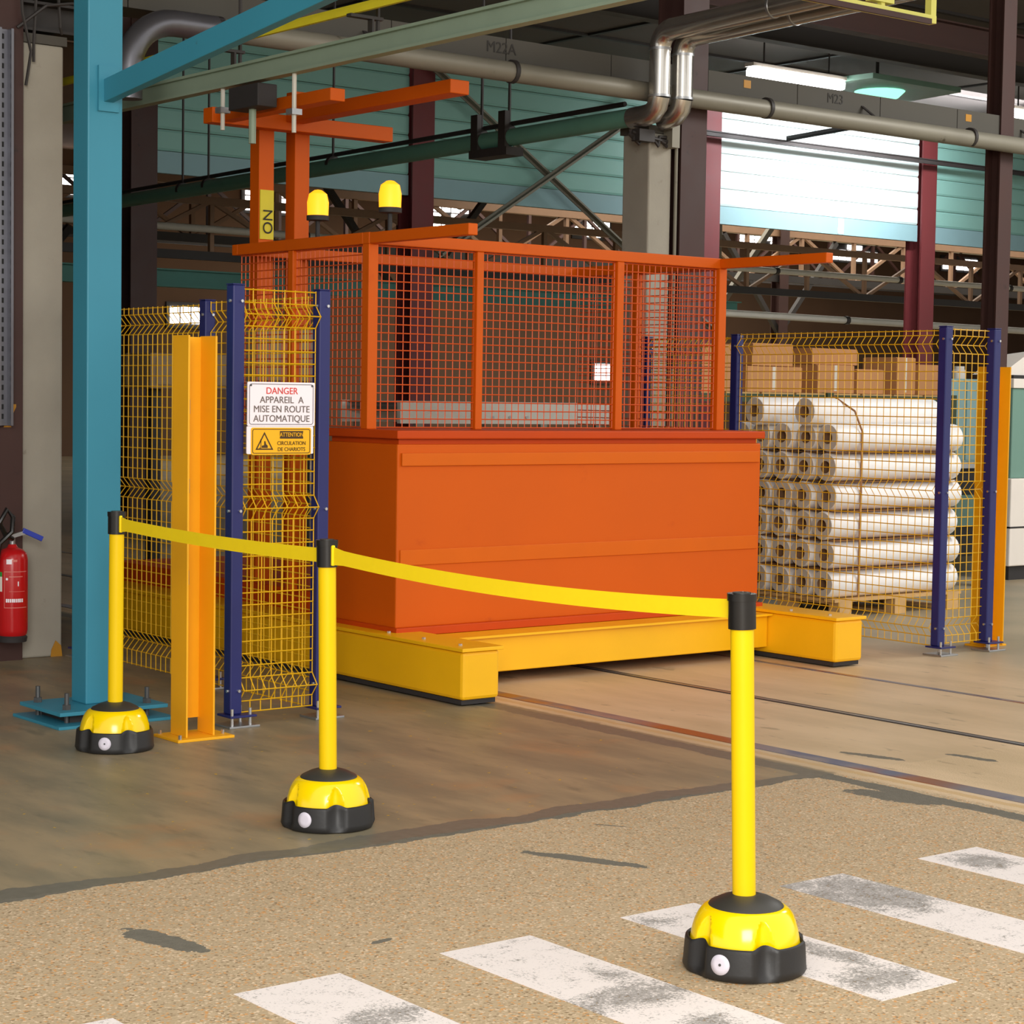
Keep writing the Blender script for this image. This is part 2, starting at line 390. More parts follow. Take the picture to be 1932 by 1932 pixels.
# ceiling and far walls
ceil = MB().box(-25, 66, 4.9, 19.9, 5.6, 5.75).build('ceiling', 'ceiling'); structure(ceil)
for y in (6.8, 8.6, 10.4, 12.2, 14.0, 15.8, 17.6):
    MB().box(2, 40, y-.03, y+.03, 5.57, 5.6).build('ceiling_batten', 'dark_steel', ceil)
for x in (6, 9, 12, 15, 18, 21, 24):
    MB().box(x-.03, x+.03, 4.9, 19.9, 5.575, 5.6).build('ceiling_batten', 'dark_steel', ceil)
roof = MB().box(-5, 66, 19.9, 42, 6.75, 6.9).build('ceiling_far', 'far_wall'); structure(roof)
fw = MB().box(-5, 66, 41.1, 41.4, 0, 6.9).build('wall_far', 'far_wall'); structure(fw)
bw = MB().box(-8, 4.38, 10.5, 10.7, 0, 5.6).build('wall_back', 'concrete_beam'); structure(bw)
lw = MB().box(0.0, .2, 12, 41.1, 0, 6.9).build('wall_left', 'far_wall'); structure(lw)
rw = MB().box(62, 62.2, 4.9, 41.1, 0, 6.9).build('wall_right', 'far_wall'); structure(rw)
fas = MB().box(-5, 66, 20.35, 20.5, 5.25, 6.75).build('wall_fascia', 'far_wall'); structure(fas)

# daylit windows high and low in the far wall
def window(n, x0, x1, z0, z1, cols, rows, skip=()):
    root = structure(bpy.data.objects.new('window_%d' % n, None)); COL.objects.link(root); root.location = (x0, 41.1, z0)
    MB().box(x0-.06, x1+.06, 41.05, 41.1, z0-.06, z1+.06).build('window_frame', 'dark_steel', root)
    cw, rh = (x1-x0)/cols, (z1-z0)/rows
    for i in range(cols):
        for j in range(rows):
            if (i, j) in skip: continue
            g = .10
            MB().box(x0+cw*(i+g), x0+cw*(i+1-g), 41.02, 41.06, z0+rh*(j+g), z0+rh*(j+1-g)).build('pane', 'window_glow', root)
window(1, 24.5, 26.3, 5.72, 6.26, 4, 3, {(3, 0)})
window(2, 29.65, 31.1, 5.68, 6.26, 5, 3, {(0, 1), (4, 0), (2, 1), (4, 1)})
window(3, 34.6, 35.85, 5.74, 6.18, 4, 3, {(0, 2), (3, 0), (0, 0), (3, 1)})
window(4, 40.7, 42.6, 5.92, 6.17, 6, 2, {(5, 1), (3, 0)})
window(5, 44.5, 46.6, 5.66, 6.15, 6, 3, {(0, 2), (1, 2), (4, 2), (5, 2), (3, 1), (0, 1)})
window(6, 49.6, 51.3, 5.64, 6.02, 5, 2, {(0, 1), (1, 1), (2, 1)})
window(7, 19.6, 20.3, 5.75, 6.32, 1, 3)
window(8, 21.15, 21.7, 2.92, 3.46, 2, 1)
window(9, 22.55, 23.4, 2.98, 3.46, 3, 1)
window(10, 35.35, 36.0, 1.9, 2.44, 1, 1)

# back line of the bay: columns, raised shutters and their bands
xs = [10.6, 14.35, 19.17, 23.66, 28.2]
for x in xs:
    o = MB()
    o.box(x-.16, x+.16, 19.86, 19.89, 0, 5.6); o.box(x-.16, x+.16, 20.13, 20.16, 0, 5.6); o.box(x-.02, x+.02, 19.89, 20.13, 0, 5.6)
    c = o.build('steel_column', 'red_steel' if x > 12 else 'brown_steel')
    tag(c, {10.6: 'brown steel column far behind the teal column, leftmost of the shutter line', 14.35: 'dark red steel column between the two teal-lit shutters on the left',
            19.17: 'dark red steel column at the left edge of the bright white shutter', 23.66: 'dark red steel column at the right edge of the bright white shutter',
            28.2: 'dark red steel column in the shutter line at the far right'}[x], 'column', 'columns of the shutter line')
names = ['pale teal raised shutter far left, above the left safety fence', 'pale teal raised shutter left of the concrete middle column, behind crossed braces',
         'bright white raised shutter right of the middle column', 'pale teal raised shutter at the right edge, beyond the white one']
for k in range(4):
    x0, x1 = xs[k]+.17, xs[k+1]-.17
    t = thing('roller_shutter', names[k], 'shutter', (x0, 19.95, 3.88), 'raised shutters of the back line')
    n = 6; z0, z1 = 4.125, 5.55
    for j in range(n):
        a, b = z0+(z1-z0)*j/n, z0+(z1-z0)*(j+1)/n
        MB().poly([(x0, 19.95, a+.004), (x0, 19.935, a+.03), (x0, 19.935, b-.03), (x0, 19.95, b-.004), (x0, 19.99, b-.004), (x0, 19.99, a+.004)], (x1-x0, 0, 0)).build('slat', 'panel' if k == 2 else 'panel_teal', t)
    MB().box(x0, x1, 19.93, 20.0, 3.88, 4.12).build('bottom_band', 'panel_band', t)
    if k in (2, 3):
        for zz in (3.98,):
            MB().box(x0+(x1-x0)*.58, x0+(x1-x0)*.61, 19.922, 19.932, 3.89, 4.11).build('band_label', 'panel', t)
# crossed braces
def brace(p, q, wd, label, m='tan_steel', cat='brace', grp=None, name='cross_brace'):
    t = thing(name, label, cat, p, grp)
    d = Vector(q)-Vector(p)
    MB().bar(p, q, wd, wd*.25).build('flange', m, t)
    MB().bar(Vector(p)+Vector((0, wd*.4, 0)), Vector(q)+Vector((0, wd*.4, 0)), wd*.2, wd*.9).build('rib', m, t)
    return t
brace((14.36, 19.5, 3.16), (18.2, 19.5, 5.56), .09, 'grey diagonal brace rising to the right, left of the concrete column', 'grey_pipe')
brace((14.16, 19.7, 5.55), (19.1, 19.7, 2.43), .09, 'grey diagonal brace falling to the right, left of the concrete column', 'grey_pipe')

# trusses of the far hall
def truss(Y, x0, x1, z0, z1, n, m, label, sz=.11):
    t = thing('roof_truss', label, 'truss', (x0, Y, z0), 'roof trusses of the far hall')
    MB().bar((x0, Y, z0), (x1, Y, z0), sz, sz*1.3).build('bottom_chord', 'dark_steel', t)
    MB().bar((x0, Y, z1), (x1, Y, z1), sz, sz*1.2).build('top_chord', m, t)
    for i in range(n):
        a, b = x0+(x1-x0)*i/n, x0+(x1-x0)*(i+1)/n
        MB().bar((a, Y, z0), (a, Y, z1), sz*.7, sz*.7).build('upright', m, t)
        MB().bar((a, Y, z0 if i % 2 else z1), (b, Y, z1 if i % 2 else z0), sz*.6, sz*.6).build('diagonal', m, t)
    return t
truss(24, 8, 40, 3.31, 4.05, 22, 'tan_steel', 'tan roof truss of the far hall, nearest to the shutters', .09)
truss(30, 12, 48, 4.05, 5.0, 22, 'tan_steel', 'tan roof truss of the far hall, second from the shutters')
truss(36, 14, 54, 4.5, 5.7, 24, 'brown_steel', 'brown roof truss of the far hall, nearest to the high windows')
def simple_tube(name, p, q, r, m, label, cat, n=10):
    t = thing(name, label, cat, p)
    MB().tube([p, q], r, n).build('tube', m, t, smooth=True)
    d = (Vector(q)-Vector(p)); L = d.length; d.normalize()
    for k in range(1, max(2, int(L/3.0))):
        c = Vector(p)+d*(L*k/max(2, int(L/3.0)))
        MB().tube([c-d*.04, c+d*.04], r*1.25, n).build('clamp', 'dark_steel', t, smooth=True)
    return t
simple_tube('pipe', (9, 23.8, 3.66), (40, 23.8, 3.63), .05, 'light_tube', 'thin pale tube crossing the far hall above the left fence', 'pipe')
simple_tube('pipe', (20.4, 22, 2.80), (32, 22, 2.74), .055, 'light_tube', 'pale tube crossing behind the right fence at fence-top height', 'pipe')
simple_tube('pipe', (9, 33, 5.35), (50, 33, 5.30), .06, 'light_tube', 'pale tube under the far hall roof, below the high windows', 'pipe')
t = thing('crane_girder', 'teal steel girder crossing the far hall above the left fence', 'girder', (9, 24.2, 2.88))
MB().box(9, 24, 24.2, 24.22, 2.90, 3.10).build('web', 'far_teal', t)
MB().box(9, 24, 24.1, 24.32, 3.10, 3.12).build('flange', 'far_teal', t)
MB().box(9, 24, 24.1, 24.32, 2.88, 2.90).build('flange', 'far_teal', t)
for k, (x, Y, lab) in enumerate(((19.2, 27, 'slim brown hall column seen through the machine cage, left of the concrete column'), (25.6, 26.5, 'grey hall column with V braces behind the white shutter'), (12.0, 26, 'dark hall column right of the teal column'), (31, 30, 'brown hall column at the right edge of the far hall'))):
    t = thing('hall_column', lab, 'column', (x, Y, 0))
    m = 'grey_pipe' if k == 1 else 'brown_steel'
    MB().box(x-.13, x+.13, Y-.13, Y-.11, 0, 6.7).box(x-.13, x+.13, Y+.11, Y+.13, 0, 6.7).box(x-.012, x+.012, Y-.11, Y+.11, 0, 6.7).build('column_section', m, t)
    for sx in (-1, 1):
        MB().bar((x, Y, 2.9), (x+sx*1.7, Y, 4.9), .1, .1).build('diagonal_brace', m if k == 1 else 'dark_steel', t)

# columns along the storage bay line
def concrete_column(x0, x1, z1, label):
    t = thing('concrete_column', label, 'column', (x0, 10.3, 0))
    MB().box(x0, x1, 10.3, 10.57, 0, z1).build('shaft', 'concrete', t, bevel=.012)
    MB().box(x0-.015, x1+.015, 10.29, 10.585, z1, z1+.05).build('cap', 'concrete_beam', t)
    return t
cl = concrete_column(4.755, 5.0, 3.36, 'tall grey concrete column beside the fire extinguisher')
MB().poly([(4.93, 10.298, 0.0), (5.0, 10.298, 0.0), (4.992, 10.298, .06), (4.96, 10.298, .09), (4.935, 10.298, .04)], (0, -.003, 0)).build('painted_corner', 'paint_mark', cl)
cm = concrete_column(9.34, 9.55, 3.3, 'grey concrete column in the middle, behind the orange machine')
simple_tube('conduit', (9.575, 10.28, .2), (9.575, 10.28, 3.3), .012, 'grey_pipe', 'thin grey conduit running up the right edge of the middle concrete column', 'pipe', 8)
def h_column(x0, x1, y0, y1, z1, label, m='brown_steel'):
    t = thing('steel_column', label, 'column', (x0, y0, 0), 'brown steel columns of the storage bay')
    xm = (x0+x1)/2
    MB().box(x0, x1, y0, y0+.014, 0, z1).build('flange', m, t)
    MB().box(x0, x1, y1-.014, y1, 0, z1).build('flange', m, t)
    MB().box(xm-.006, xm+.006, y0+.014, y1-.014, 0, z1).build('web', m, t)
    return t
hl = h_column(4.40, 4.745, 10.26, 10.52, 3.9, 'brown steel column behind the fire extinguisher at the left edge')
h_column(9.64, 9.88, 10.3, 10.56, 5.6, 'dark brown steel column right beside the middle concrete column')
h_column(13.12, 13.28, 10.3, 10.45, 5.6, 'dark brown steel column behind the right yellow channel post')
# painted mark on the left brown column
MB().poly([(4.552, 10.259, 1.275), (4.60, 10.259, 1.275), (4.592, 10.259, 1.31), (4.582, 10.259, 1.40), (4.552, 10.259, 1.40)], (0, -.002, 0)).build('painted_mark', 'paint_mark', hl)
MB().poly([(4.632, 10.259, 1.275), (4.678, 10.259, 1.275), (4.664, 10.259, 1.30), (4.705, 10.259, 1.385), (4.705, 10.259, 1.40), (4.655, 10.259, 1.40), (4.66, 10.259, 1.375), (4.675, 10.259, 1.375), (4.648, 10.259, 1.30)], (0, -.002, 0)).build('painted_mark', 'paint_mark', hl)

# concrete beam, duct and pipes above the storage bay
bt = thing('concrete_beam', 'long grey concrete beam with stencilled marks above the pipe', 'beam', (4.0, 10.3, 3.63))
xb = 3.6
while xb < 14.4:
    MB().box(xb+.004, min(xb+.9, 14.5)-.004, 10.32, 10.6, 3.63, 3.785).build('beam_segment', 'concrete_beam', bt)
    xb += .9
text('stencil', 'M22A', .10, 'dark_mark', bt, (8.06, 10.317, 3.715), (1, 0, 0), (0, 0, 1))
text('stencil', 'M23', .10, 'dark_mark', bt, (11.2, 10.317, 3.715), (1, 0, 0), (0, 0, 1))
for x in (10.25, 12.7):
    MB().box(x, x+.07, 10.317, 10.32, 3.70, 3.755).build('orange_mark', 'paint_mark', bt)
pt = thing('pipe', 'long dull grey pipe with joint rings below the concrete beam', 'pipe', (5.5, 10.19, 3.55))
pth = arc((5.62, 10.19, 3.27), (-1, 0, 0), (0, 0, 1), .28, 8)
MB().tube([(5.34, 10.19, 3.1)] + pth + [(5.62+.3, 10.19, 3.552)], .075, 16).build('elbow', 'duct', pt, smooth=True)
MB().tube([(5.9, 10.19, 3.552), (13.9, 10.19, 3.54)], .065, 18).build('run', 'grey_pipe', pt, smooth=True)
for x in (5.9, 8.05, 10.35, 12.6):
    MB().tube([(x-.015, 10.19, 3.552), (x+.015, 10.19, 3.552)], .075, 18).build('joint_ring', 'dark_steel', pt, smooth=True)
for x in (7.0, 11.5, 13.4):
    MB().bar((x, 10.19, 3.6), (x, 10.33, 3.7), .03, .008).build('bracket', 'dark_steel', pt)
gp = thing('pipe', 'dark green pipe running away to the left under the roof', 'pipe', (9.2, 10.4, 3.4))
MB().tube([(9.19, 10.32, 3.385), (9.2, 19.8, 3.28)], .064, 16).build('run', 'green_pipe', gp, smooth=True)
MB().tube([(9.22, 10.42, 3.49), (9.22, 19.8, 3.37)], .018, 8).build('cable', 'dark_steel', gp, smooth=True)
for y in (11.67, 12.0, 14.0, 16.03, 16.5, 18.5):
    z = 3.41-(y-10.62)*.0142
    MB().tube([(9.2, y-.02, z), (9.2, y+.02, z)], .07, 14).build('clamp', 'dark_steel', gp, smooth=True)
    MB().tube([(9.2, y, z+.06), (9.2, y, 5.59)], .012, 6).build('hanger_rod', 'dark_steel', gp)
MB().box(9.12, 9.28, 11.6, 12.05, 3.24, 3.3).box(9.12, 9.16, 11.62, 11.7, 3.3, 3.56).box(9.12, 9.16, 11.95, 12.03, 3.3, 3.56).build('bracket', 'dark_steel', gp)
def silver(x, yv, label):
    t = thing('clad_pipe', label, 'pipe', (x, yv, 3.3), 'silver clad pipes')
    r = .072; R = .12
    zt = 3.93 if x < 9.3 else 3.91
    MB().tube([(x, 4.6, zt+.10), (x, yv-R, zt)], r, 20).build('run', 'silver', t, smooth=True)
    MB().tube(arc((x, yv-R, zt-R), (0, 0, 1), (0, 1, 0), R, 6), r, 20).build('elbow', 'silver', t, smooth=True)
    MB().tube([(x, yv, zt-R), (x, yv, 3.50)], r, 20).build('riser', 'silver', t, smooth=True)
    d = Vector((0, 1, 0))
    c = Vector((x, yv, 3.50)) + d*R
    MB().tube(arc(c, -d, (0, 0, -1), R, 3)[:3] + [c+Vector((0, 0, -R))*.97+d*.02, c+Vector((0, 0, -R))+d*(.15 if x < 9.3 else .07)], r, 20).build('elbow', 'silver', t, smooth=True)
    for z in (zt-R, 3.50):
        MB().tube([(x, yv, z-.008), (x, yv, z+.008)], r+.004, 20).build('seam_ring', 'galv', t, smooth=True)
    for y in (9.0, 8.3):
        zz = zt+.1*(yv-R-y)/(yv-R-4.6)
        MB().tube([(x, y-.008, zz), (x, y+.008, zz)], r+.004, 20).build('seam_ring', 'galv', t, smooth=True)
silver(9.19, 10.045, 'silver clad pipe dropping in front of the middle column, left of the pair')
silver(9.385, 10.03, 'silver clad pipe dropping in front of the middle column, right of the pair')
ct = thing('cable_bundle', 'tangle of dark cables and fittings under the silver pipes', 'cables', (9.4, 10.2, 3.25))
for k in range(6):
    p = [(9.1+rnd.random()*.5, 10.24+rnd.random()*.04, 3.30-rnd.random()*.1) for _ in range(4)]
    p.sort(); MB().tube(p, .012, 6).build('cable', 'dark_steel', ct)
MB().box(9.16, 9.30, 10.2, 10.28, 3.22, 3.3).build('junction_box', 'dark_steel', ct)
MB().box(9.46, 9.53, 10.2, 10.29, 3.2, 3.36).build('terminal_box', 'grey_pipe', ct)

# roof girders, lamps on the right
def i_girder(name, y, x0, x1, z0, z1, m, label, b=.16):
    t = thing(name, label, 'girder', (x0, y, z0))
    MB().box(x0, x1, y-b/2, y+b/2, z0, z0+.015).build('flange', m, t)
    MB().box(x0, x1, y-b/2, y+b/2, z1-.015, z1).build('flange', m, t)
    MB().box(x0, x1, y-.006, y+.006, z0+.015, z1-.015).build('web', m, t)
i_girder('roof_girder', 13.0, 9, 26, 4.93, 5.2, 'brown_steel', 'dark red roof girder under the ceiling at the upper right')
i_girder('roof_girder', 14.6, 11.5, 30, 5.12, 5.58, 'dark_steel', 'dark roof girder behind the red one at the upper right')
i_girder('door_track', 19.6, 18.6, 27.5, 4.99, 5.06, 'dark_steel', 'thin dark door track crossing the top of the white shutter', .06)
brace((20.3, 19.55, 5.08), (20.3, 17.5, 5.16), .08, 'dark track arm meeting the door track above the white shutter', 'dark_steel', 'brace', None, 'track_arm')
def fluorescent(x0, x1, y, z, label):
    t = thing('fluorescent_lamp', label, 'lamp', (x0, y, z), 'fluorescent lamps')
    MB().box(x0-.03, x1+.03, y-.07, y+.07, z+.061, z+.10).build('housing', 'cream', t)
    MB().box(x0, x1, y-.09, y+.09, z-.055, z+.06).build('diffuser', 'tube_light', t, bevel=.03)
    for xx in (x0+.2, x1-.2):
        MB().tube([(xx, y, z+.1), (xx, y, 5.6)], .01, 6).build('hanger_rod', 'dark_steel', t)
fluorescent(16.0, 17.45, 16, 5.10, 'long glowing fluorescent lamp above the grey pipe, right of the silver pipes')
fluorescent(20.5, 21.95, 16, 5.09, 'glowing fluorescent lamp cut by the right edge')
for k, (x, y) in enumerate(((15.57, 15.17), (15.84, 15.13), (16.23, 15.14), (17.01, 15.14), (17.39, 15.14))):
    t = thing('ceiling_spotlight', 'tiny bright spotlight under the ceiling, %s in the row from the left' % ('first', 'second', 'third', 'fourth', 'fifth')[k], 'lamp', (x, y, 5.5), 'spotlights in a row')
    MB().lathe([(.03, .0), (.045, .05), (.02, .1)], 12, (x, y, 5.5)).build('shade', 'dark_steel', t, smooth=True)
    MB().lathe([(.012, -.035), (.038 if k < 3 else .025, -.012), (.03, .0)], 12, (x, y, 5.5)).build('bulb', 'spot_light', t, smooth=True)
t = thing('high_bay_lamp', 'flat lamp with a green glowing underside beside the fluorescent lamp', 'lamp', (18.3, 16.2, 5.0))
MB().poly([(17.55, 15.6, 5.16), (19.1, 15.6, 5.16), (19.3, 16.9, 5.16), (17.4, 16.9, 5.16)], (0, 0, .06)).build('housing', 'machine_green', t)
MB().lathe([(.05, 5.05), (.22, 5.08), (.30, 5.155)], 20, (18.35, 16.2, 0)).build('reflector', 'green_lamp', t, smooth=True)
MB().tube([(18.3, 16.2, 5.22), (18.3, 16.2, 5.6)], .02, 8).build('hanger_rod', 'dark_steel', t)
t = thing('hanging_frame', 'pale yellow hanging steel frame cut by the top edge', 'frame', (7.8, 6.9, 3.43))
MB().bar((6.81, 6.9, 3.453), (8.21, 6.9, 3.453), .045, .04).build('bottom_bar', 'pale_yellow', t)
for x in (6.83, 8.19):
    MB().bar((x, 6.9, 3.453), (x, 6.9, 4.1), .04, .04).build('side_bar', 'pale_yellow', t)
    MB().tube([(x, 6.9, 4.12), (x, 6.9, 5.6)], .015, 6).build('hanger_rod', 'dark_steel', t)
MB().bar((7.17, 6.865, 3.435), (8.15, 6.865, 3.435), .018, .027).build('rust_edge', 'brown_steel', t)
MB().bar((7.81, 6.9, 3.47), (7.81, 6.9, 4.1), .027, .027).build('hook_bar', 'pale_yellow', t)
MB().box(7.72, 7.88, 6.875, 6.925, 3.49, 3.515).build('hook_plate', 'pale_yellow', t)
MB().bar((6.81, 6.9, 4.1), (8.21, 6.9, 4.1), .045, .04).build('top_bar', 'pale_yellow', t)

# ================================================================== TEAL COLUMN AND BRACE
tc = thing('teal_column', 'square teal steel column on bolted base plates at the left', 'column', (4.19, 8.29, 0))
MB().box(4.105, 4.275, 8.215, 8.36, .072, 5.6).build('shaft', 'teal', tc, bevel=.006)
MB().box(3.90, 4.43, 8.05, 8.46, .055, .072).build('top_plate', 'teal', tc, bevel=.002)
MB().box(3.885, 4.46, 8.03, 8.50, .0, .014).build('bottom_plate', 'teal', tc, bevel=.002)
MB().box(3.98, 4.36, 8.12, 8.40, .014, .055).build('grout_pad', 'dark_steel', tc)
for bx, by in ((3.96, 8.40), (3.97, 8.13), (4.36, 8.12), (4.36, 8.40)):
    b = MB().tube([(bx, by, .014), (bx, by, .145)], .011, 8).build('anchor_bolt', 'dark_bolt', tc, smooth=True)
    MB().tube([(bx, by, .072), (bx, by, .094)], .02, 6).build('nut', 'dark_bolt', b)
tb = thing('teal_brace', 'teal steel rail rising from the teal column towards the top edge', 'beam', (4.19, 8.2, 2.83))
P0, P1 = Vector((4.2, 8.215, 2.81)), Vector((4.2, 5.4, 3.115))
MB().bar(P0, P1, .05, .10).build('rail', 'teal', tb, bevel=.004)
MB().box(4.15, 4.25, 8.2, 8.214, 2.72, 2.92).build('end_plate', 'teal', tb)
MB().bar(P1+Vector((0, .03, 0)), P1+Vector((0, .03, 2.4)), .05, .05).build('drop_rod', 'teal', tb)

# ================================================================== FENCES
def mesh_panel(p0, p1, z0, z1, nrm, parent, mname='mesh_yellow', bends=(.16, .97, 1.83), sp=.0535, hs=.0535, r=.0031, depth=.042, name='wire_mesh'):
    mb = MB()
    p0, p1 = Vector((*p0, 0)), Vector((*p1, 0)); d = (p1-p0); L = d.length; d.normalize(); nrm = Vector((*nrm, 0))
    zs = [(z0, 0)]
    for b in bends:
        b = b*1.0
        zs += [(b-.052, 0), (b, depth), (b+.052, 0)]
    zs.append((z1, 0)); zs.sort()
    nv = max(2, int(round(L/sp)))
    for i in range(nv+1):
        q = p0+d*(L*i/nv)
        mb.tube([q+nrm*o+Vector((0, 0, z)) for z, o in zs], r, 4)
    hz = [z0+.004, z1-.006]
    for b in bends: hz += [b-.052, b, b+.052]
    hz.sort(); extra = []
    for a, b in zip(hz, hz[1:]):
        if b-a > .075:
            n = int(round((b-a)/hs)); extra += [a+(b-a)*k/n for k in range(1, n)]
    def off(z):
        for (a, oa), (b, ob) in zip(zs, zs[1:]):
            if a <= z <= b: return oa+(ob-oa)*(z-a)/(b-a+1e-9)
        return 0
    for z in hz+extra:
        o = nrm*(off(z)+.004)
        mb.tube([p0+o+Vector((0, 0, z)), p1+o+Vector((0, 0, z))], r*.95, 4)
    return mb.build(name, mname, parent, kind='stuff')
def fence_post(parent, x, y, h, plate=True, plate_off=(0, 0), front=True):
    p = MB().box(x-.03, x+.03, y-.03, y+.03, .055 if plate else 0, h).build('post', 'navy', parent, bevel=.006)
    MB().box(x-.031, x+.031, y-.031, y+.031, h, h+.006).build('cap', 'navy', p, bevel=.002)
    if plate:
        MB().box(x-.05, x+.085, y-.07, y+.05, .045, .055).build('base_plate', 'navy', p, bevel=.002)
        MB().box(x-.06, x+.095, y-.08, y+.06, .0, .01).build('floor_plate', 'galv', p, bevel=.002)
        for bx, by in ((x+.06, y-.05), (x-.035, y-.055), (x+.06, y+.035)):
            MB().tube([(bx, by, .01), (bx, by, .085)], .007, 8).build('anchor_bolt', 'bolt', p, smooth=True)
    for z in (h-.07, .96, .16):
        MB().tube([(x+.012, y-.03, z), (x+.012, y-.039, z)], .007, 8).build('bolt', 'bolt', p, smooth=True)
        MB().tube([(x-.03, y-.012, z), (x-.039, y-.012, z)], .007, 8).build('bolt', 'bolt', p, smooth=True)
    return p
lf = thing('safety_fence', 'yellow wire mesh safety fence with navy posts on the left, carrying the danger signs', 'fence', (4.58, 7.74, 0))
fence_post(lf, 4.577, 7.73, 1.955)
fence_post(lf, 5.03, 7.735, 1.95)
fence_post(lf, 5.05, 8.80, 1.935)
fence_post(lf, 5.065, 10.21, 1.925)
mesh_panel((4.612, 7.73), (4.995, 7.73), .055, 1.945, (0, -1), lf)
mesh_panel((5.05, 7.775), (5.05, 8.765), .03, 1.93, (1, 0), lf)
mesh_panel((5.05, 8.835), (5.062, 10.175), .03, 1.92, (1, 0), lf)
rf = thing('safety_fence', 'yellow wire mesh safety fence with navy posts in front of the white rolls', 'fence', (9.33, 7.68, 0))
fence_post(rf, 9.33, 7.68, 1.93)
fence_post(rf, 9.775, 7.68, 1.93)
fence_post(rf, 9.33, 9.40, 1.905)
fence_post(rf, 9.30, 10.235, 1.90)
mesh_panel((9.365, 7.69), (9.755, 7.69), .06, 1.925, (0, 1), rf)
mesh_panel((9.33, 7.715), (9.33, 9.365), .05, 1.915, (-1, 0), rf)
mesh_panel((9.33, 9.435), (9.31, 10.20), .05, 1.895, (-1, 0), rf)

# signs on the left fence
def rrect(x0, x1, z0, z1, r, y, n=4):
    pts = []
    for cx, cz, a0 in ((x1-r, z1-r, 0), (x0+r, z1-r, 90), (x0+r, z0+r, 180), (x1-r, z0+r, 270)):
        for k in range(n+1):
            a = math.radians(a0+90*k/n); pts.append((cx+r*math.cos(a), y, cz+r*math.sin(a)))
    return pts
def frame_line(x0, x1, z0, z1, r, y, wd, name, m, parent):
    o, i = rrect(x0, x1, z0, z1, r, y), rrect(x0+wd, x1-wd, z0+wd, z1-wd, max(r-wd, .001), y)
    mb = MB(); n = len(o); mb.v = [tuple(p) for p in o+i]+[(p[0], p[1]-.001, p[2]) for p in o+i]
    for k in range(n):
        j = (k+1) % n; mb.f += [(2*n+k, 2*n+j, 3*n+j, 3*n+k), (k, n+k, n+j, j), (k, j, 2*n+j, 2*n+k), (n+k, 3*n+k, 3*n+j, n+j)]
    return mb.build(name, m, parent)
ys = 7.672
s1 = thing('danger_sign', 'white sign with red DANGER heading and grey French text on the left fence', 'sign', (4.78, ys, 1.335))
MB().poly(rrect(4.607, 4.957, 1.337, 1.532, .006, ys+.006), (0, -.006, 0)).build('plate', 'sign_white', s1)
frame_line(4.615, 4.949, 1.343, 1.524, .012, ys-.0002, .003, 'border_line', 'sign_grey', s1)
for k, (body, m, z) in enumerate((('DANGER', 'sign_red', 1.492), ('APPAREIL  A', 'sign_text', 1.452), ('MISE EN ROUTE', 'sign_text', 1.411), ('AUTOMATIQUE', 'sign_text', 1.369))):
    text('lettering', body, .042, m, s1, (4.783, ys-.0014, z), (1, 0, 0), (0, 0, 1), sx=(.98, 1.0, .99, .98)[k])
for x in (4.622, 4.942):
    MB().tube([(x, ys, 1.517), (x, ys-.004, 1.517)], .005, 8).build('screw', 'dark_bolt', s1)
s2 = thing('warning_sign', 'yellow forklift traffic warning sign on a white plate below the danger sign', 'sign', (4.78, ys, 1.2))
MB().poly(rrect(4.607, 4.953, 1.213, 1.336, .005, ys+.010), (0, -.006, 0)).build('plate', 'sign_white', s2)
MB().poly(rrect(4.627, 4.940, 1.209, 1.330, .010, ys+.004), (0, -.003, 0)).build('yellow_panel', 'sign_yellow', s2)
yy = ys+.0008
frame_line(4.633, 4.934, 1.215, 1.324, .010, yy, .003, 'border_line', 'sign_black', s2)
def tri(x, z, r): return [(x-r, 0, z-.58*r), (x+r, 0, z-.58*r), (x, 0, z+1.15*r)]
o, i = tri(4.695, 1.258, .046), tri(4.695, 1.258, .036)
mb = MB(); mb.v = [(p[0], yy, p[2]) for p in o+i]+[(p[0], yy-.001, p[2]) for p in o+i]
for k in range(3):
    j = (k+1) % 3; mb.f += [(6+k, 6+j, 9+j, 9+k), (k, j, 6+j, 6+k), (3+k, 9+k, 9+j, 3+j)]
mb.build('triangle', 'sign_black', s2)
MB().poly([(4.682, yy, 1.240), (4.712, yy, 1.240), (4.712, yy, 1.250), (4.704, yy, 1.256), (4.700, yy, 1.270), (4.694, yy, 1.270), (4.694, yy, 1.252), (4.682, yy, 1.250)], (0, -.001, 0)).build('forklift_pictogram', 'sign_black', s2)
MB().box(4.676, 4.679, yy-.001, yy, 1.238, 1.278).box(4.668, 4.679, yy-.001, yy, 1.238, 1.241).build('forklift_mast', 'sign_black', s2)
MB().box(4.775, 4.897, yy-.001, yy, 1.281, 1.315).build('black_bar', 'sign_black', s2)
text('lettering', 'ATTENTION', .026, 'sign_yellow', s2, (4.836, yy-.0018, 1.298), (1, 0, 0), (0, 0, 1), sx=.85)
text('lettering', 'CIRCULATION', .024, 'sign_black', s2, (4.836, yy-.0010, 1.260), (1, 0, 0), (0, 0, 1), sx=.95)
text('lettering', 'DE CHARIOTS', .024, 'sign_black', s2, (4.836, yy-.0010, 1.233), (1, 0, 0), (0, 0, 1), sx=.95)

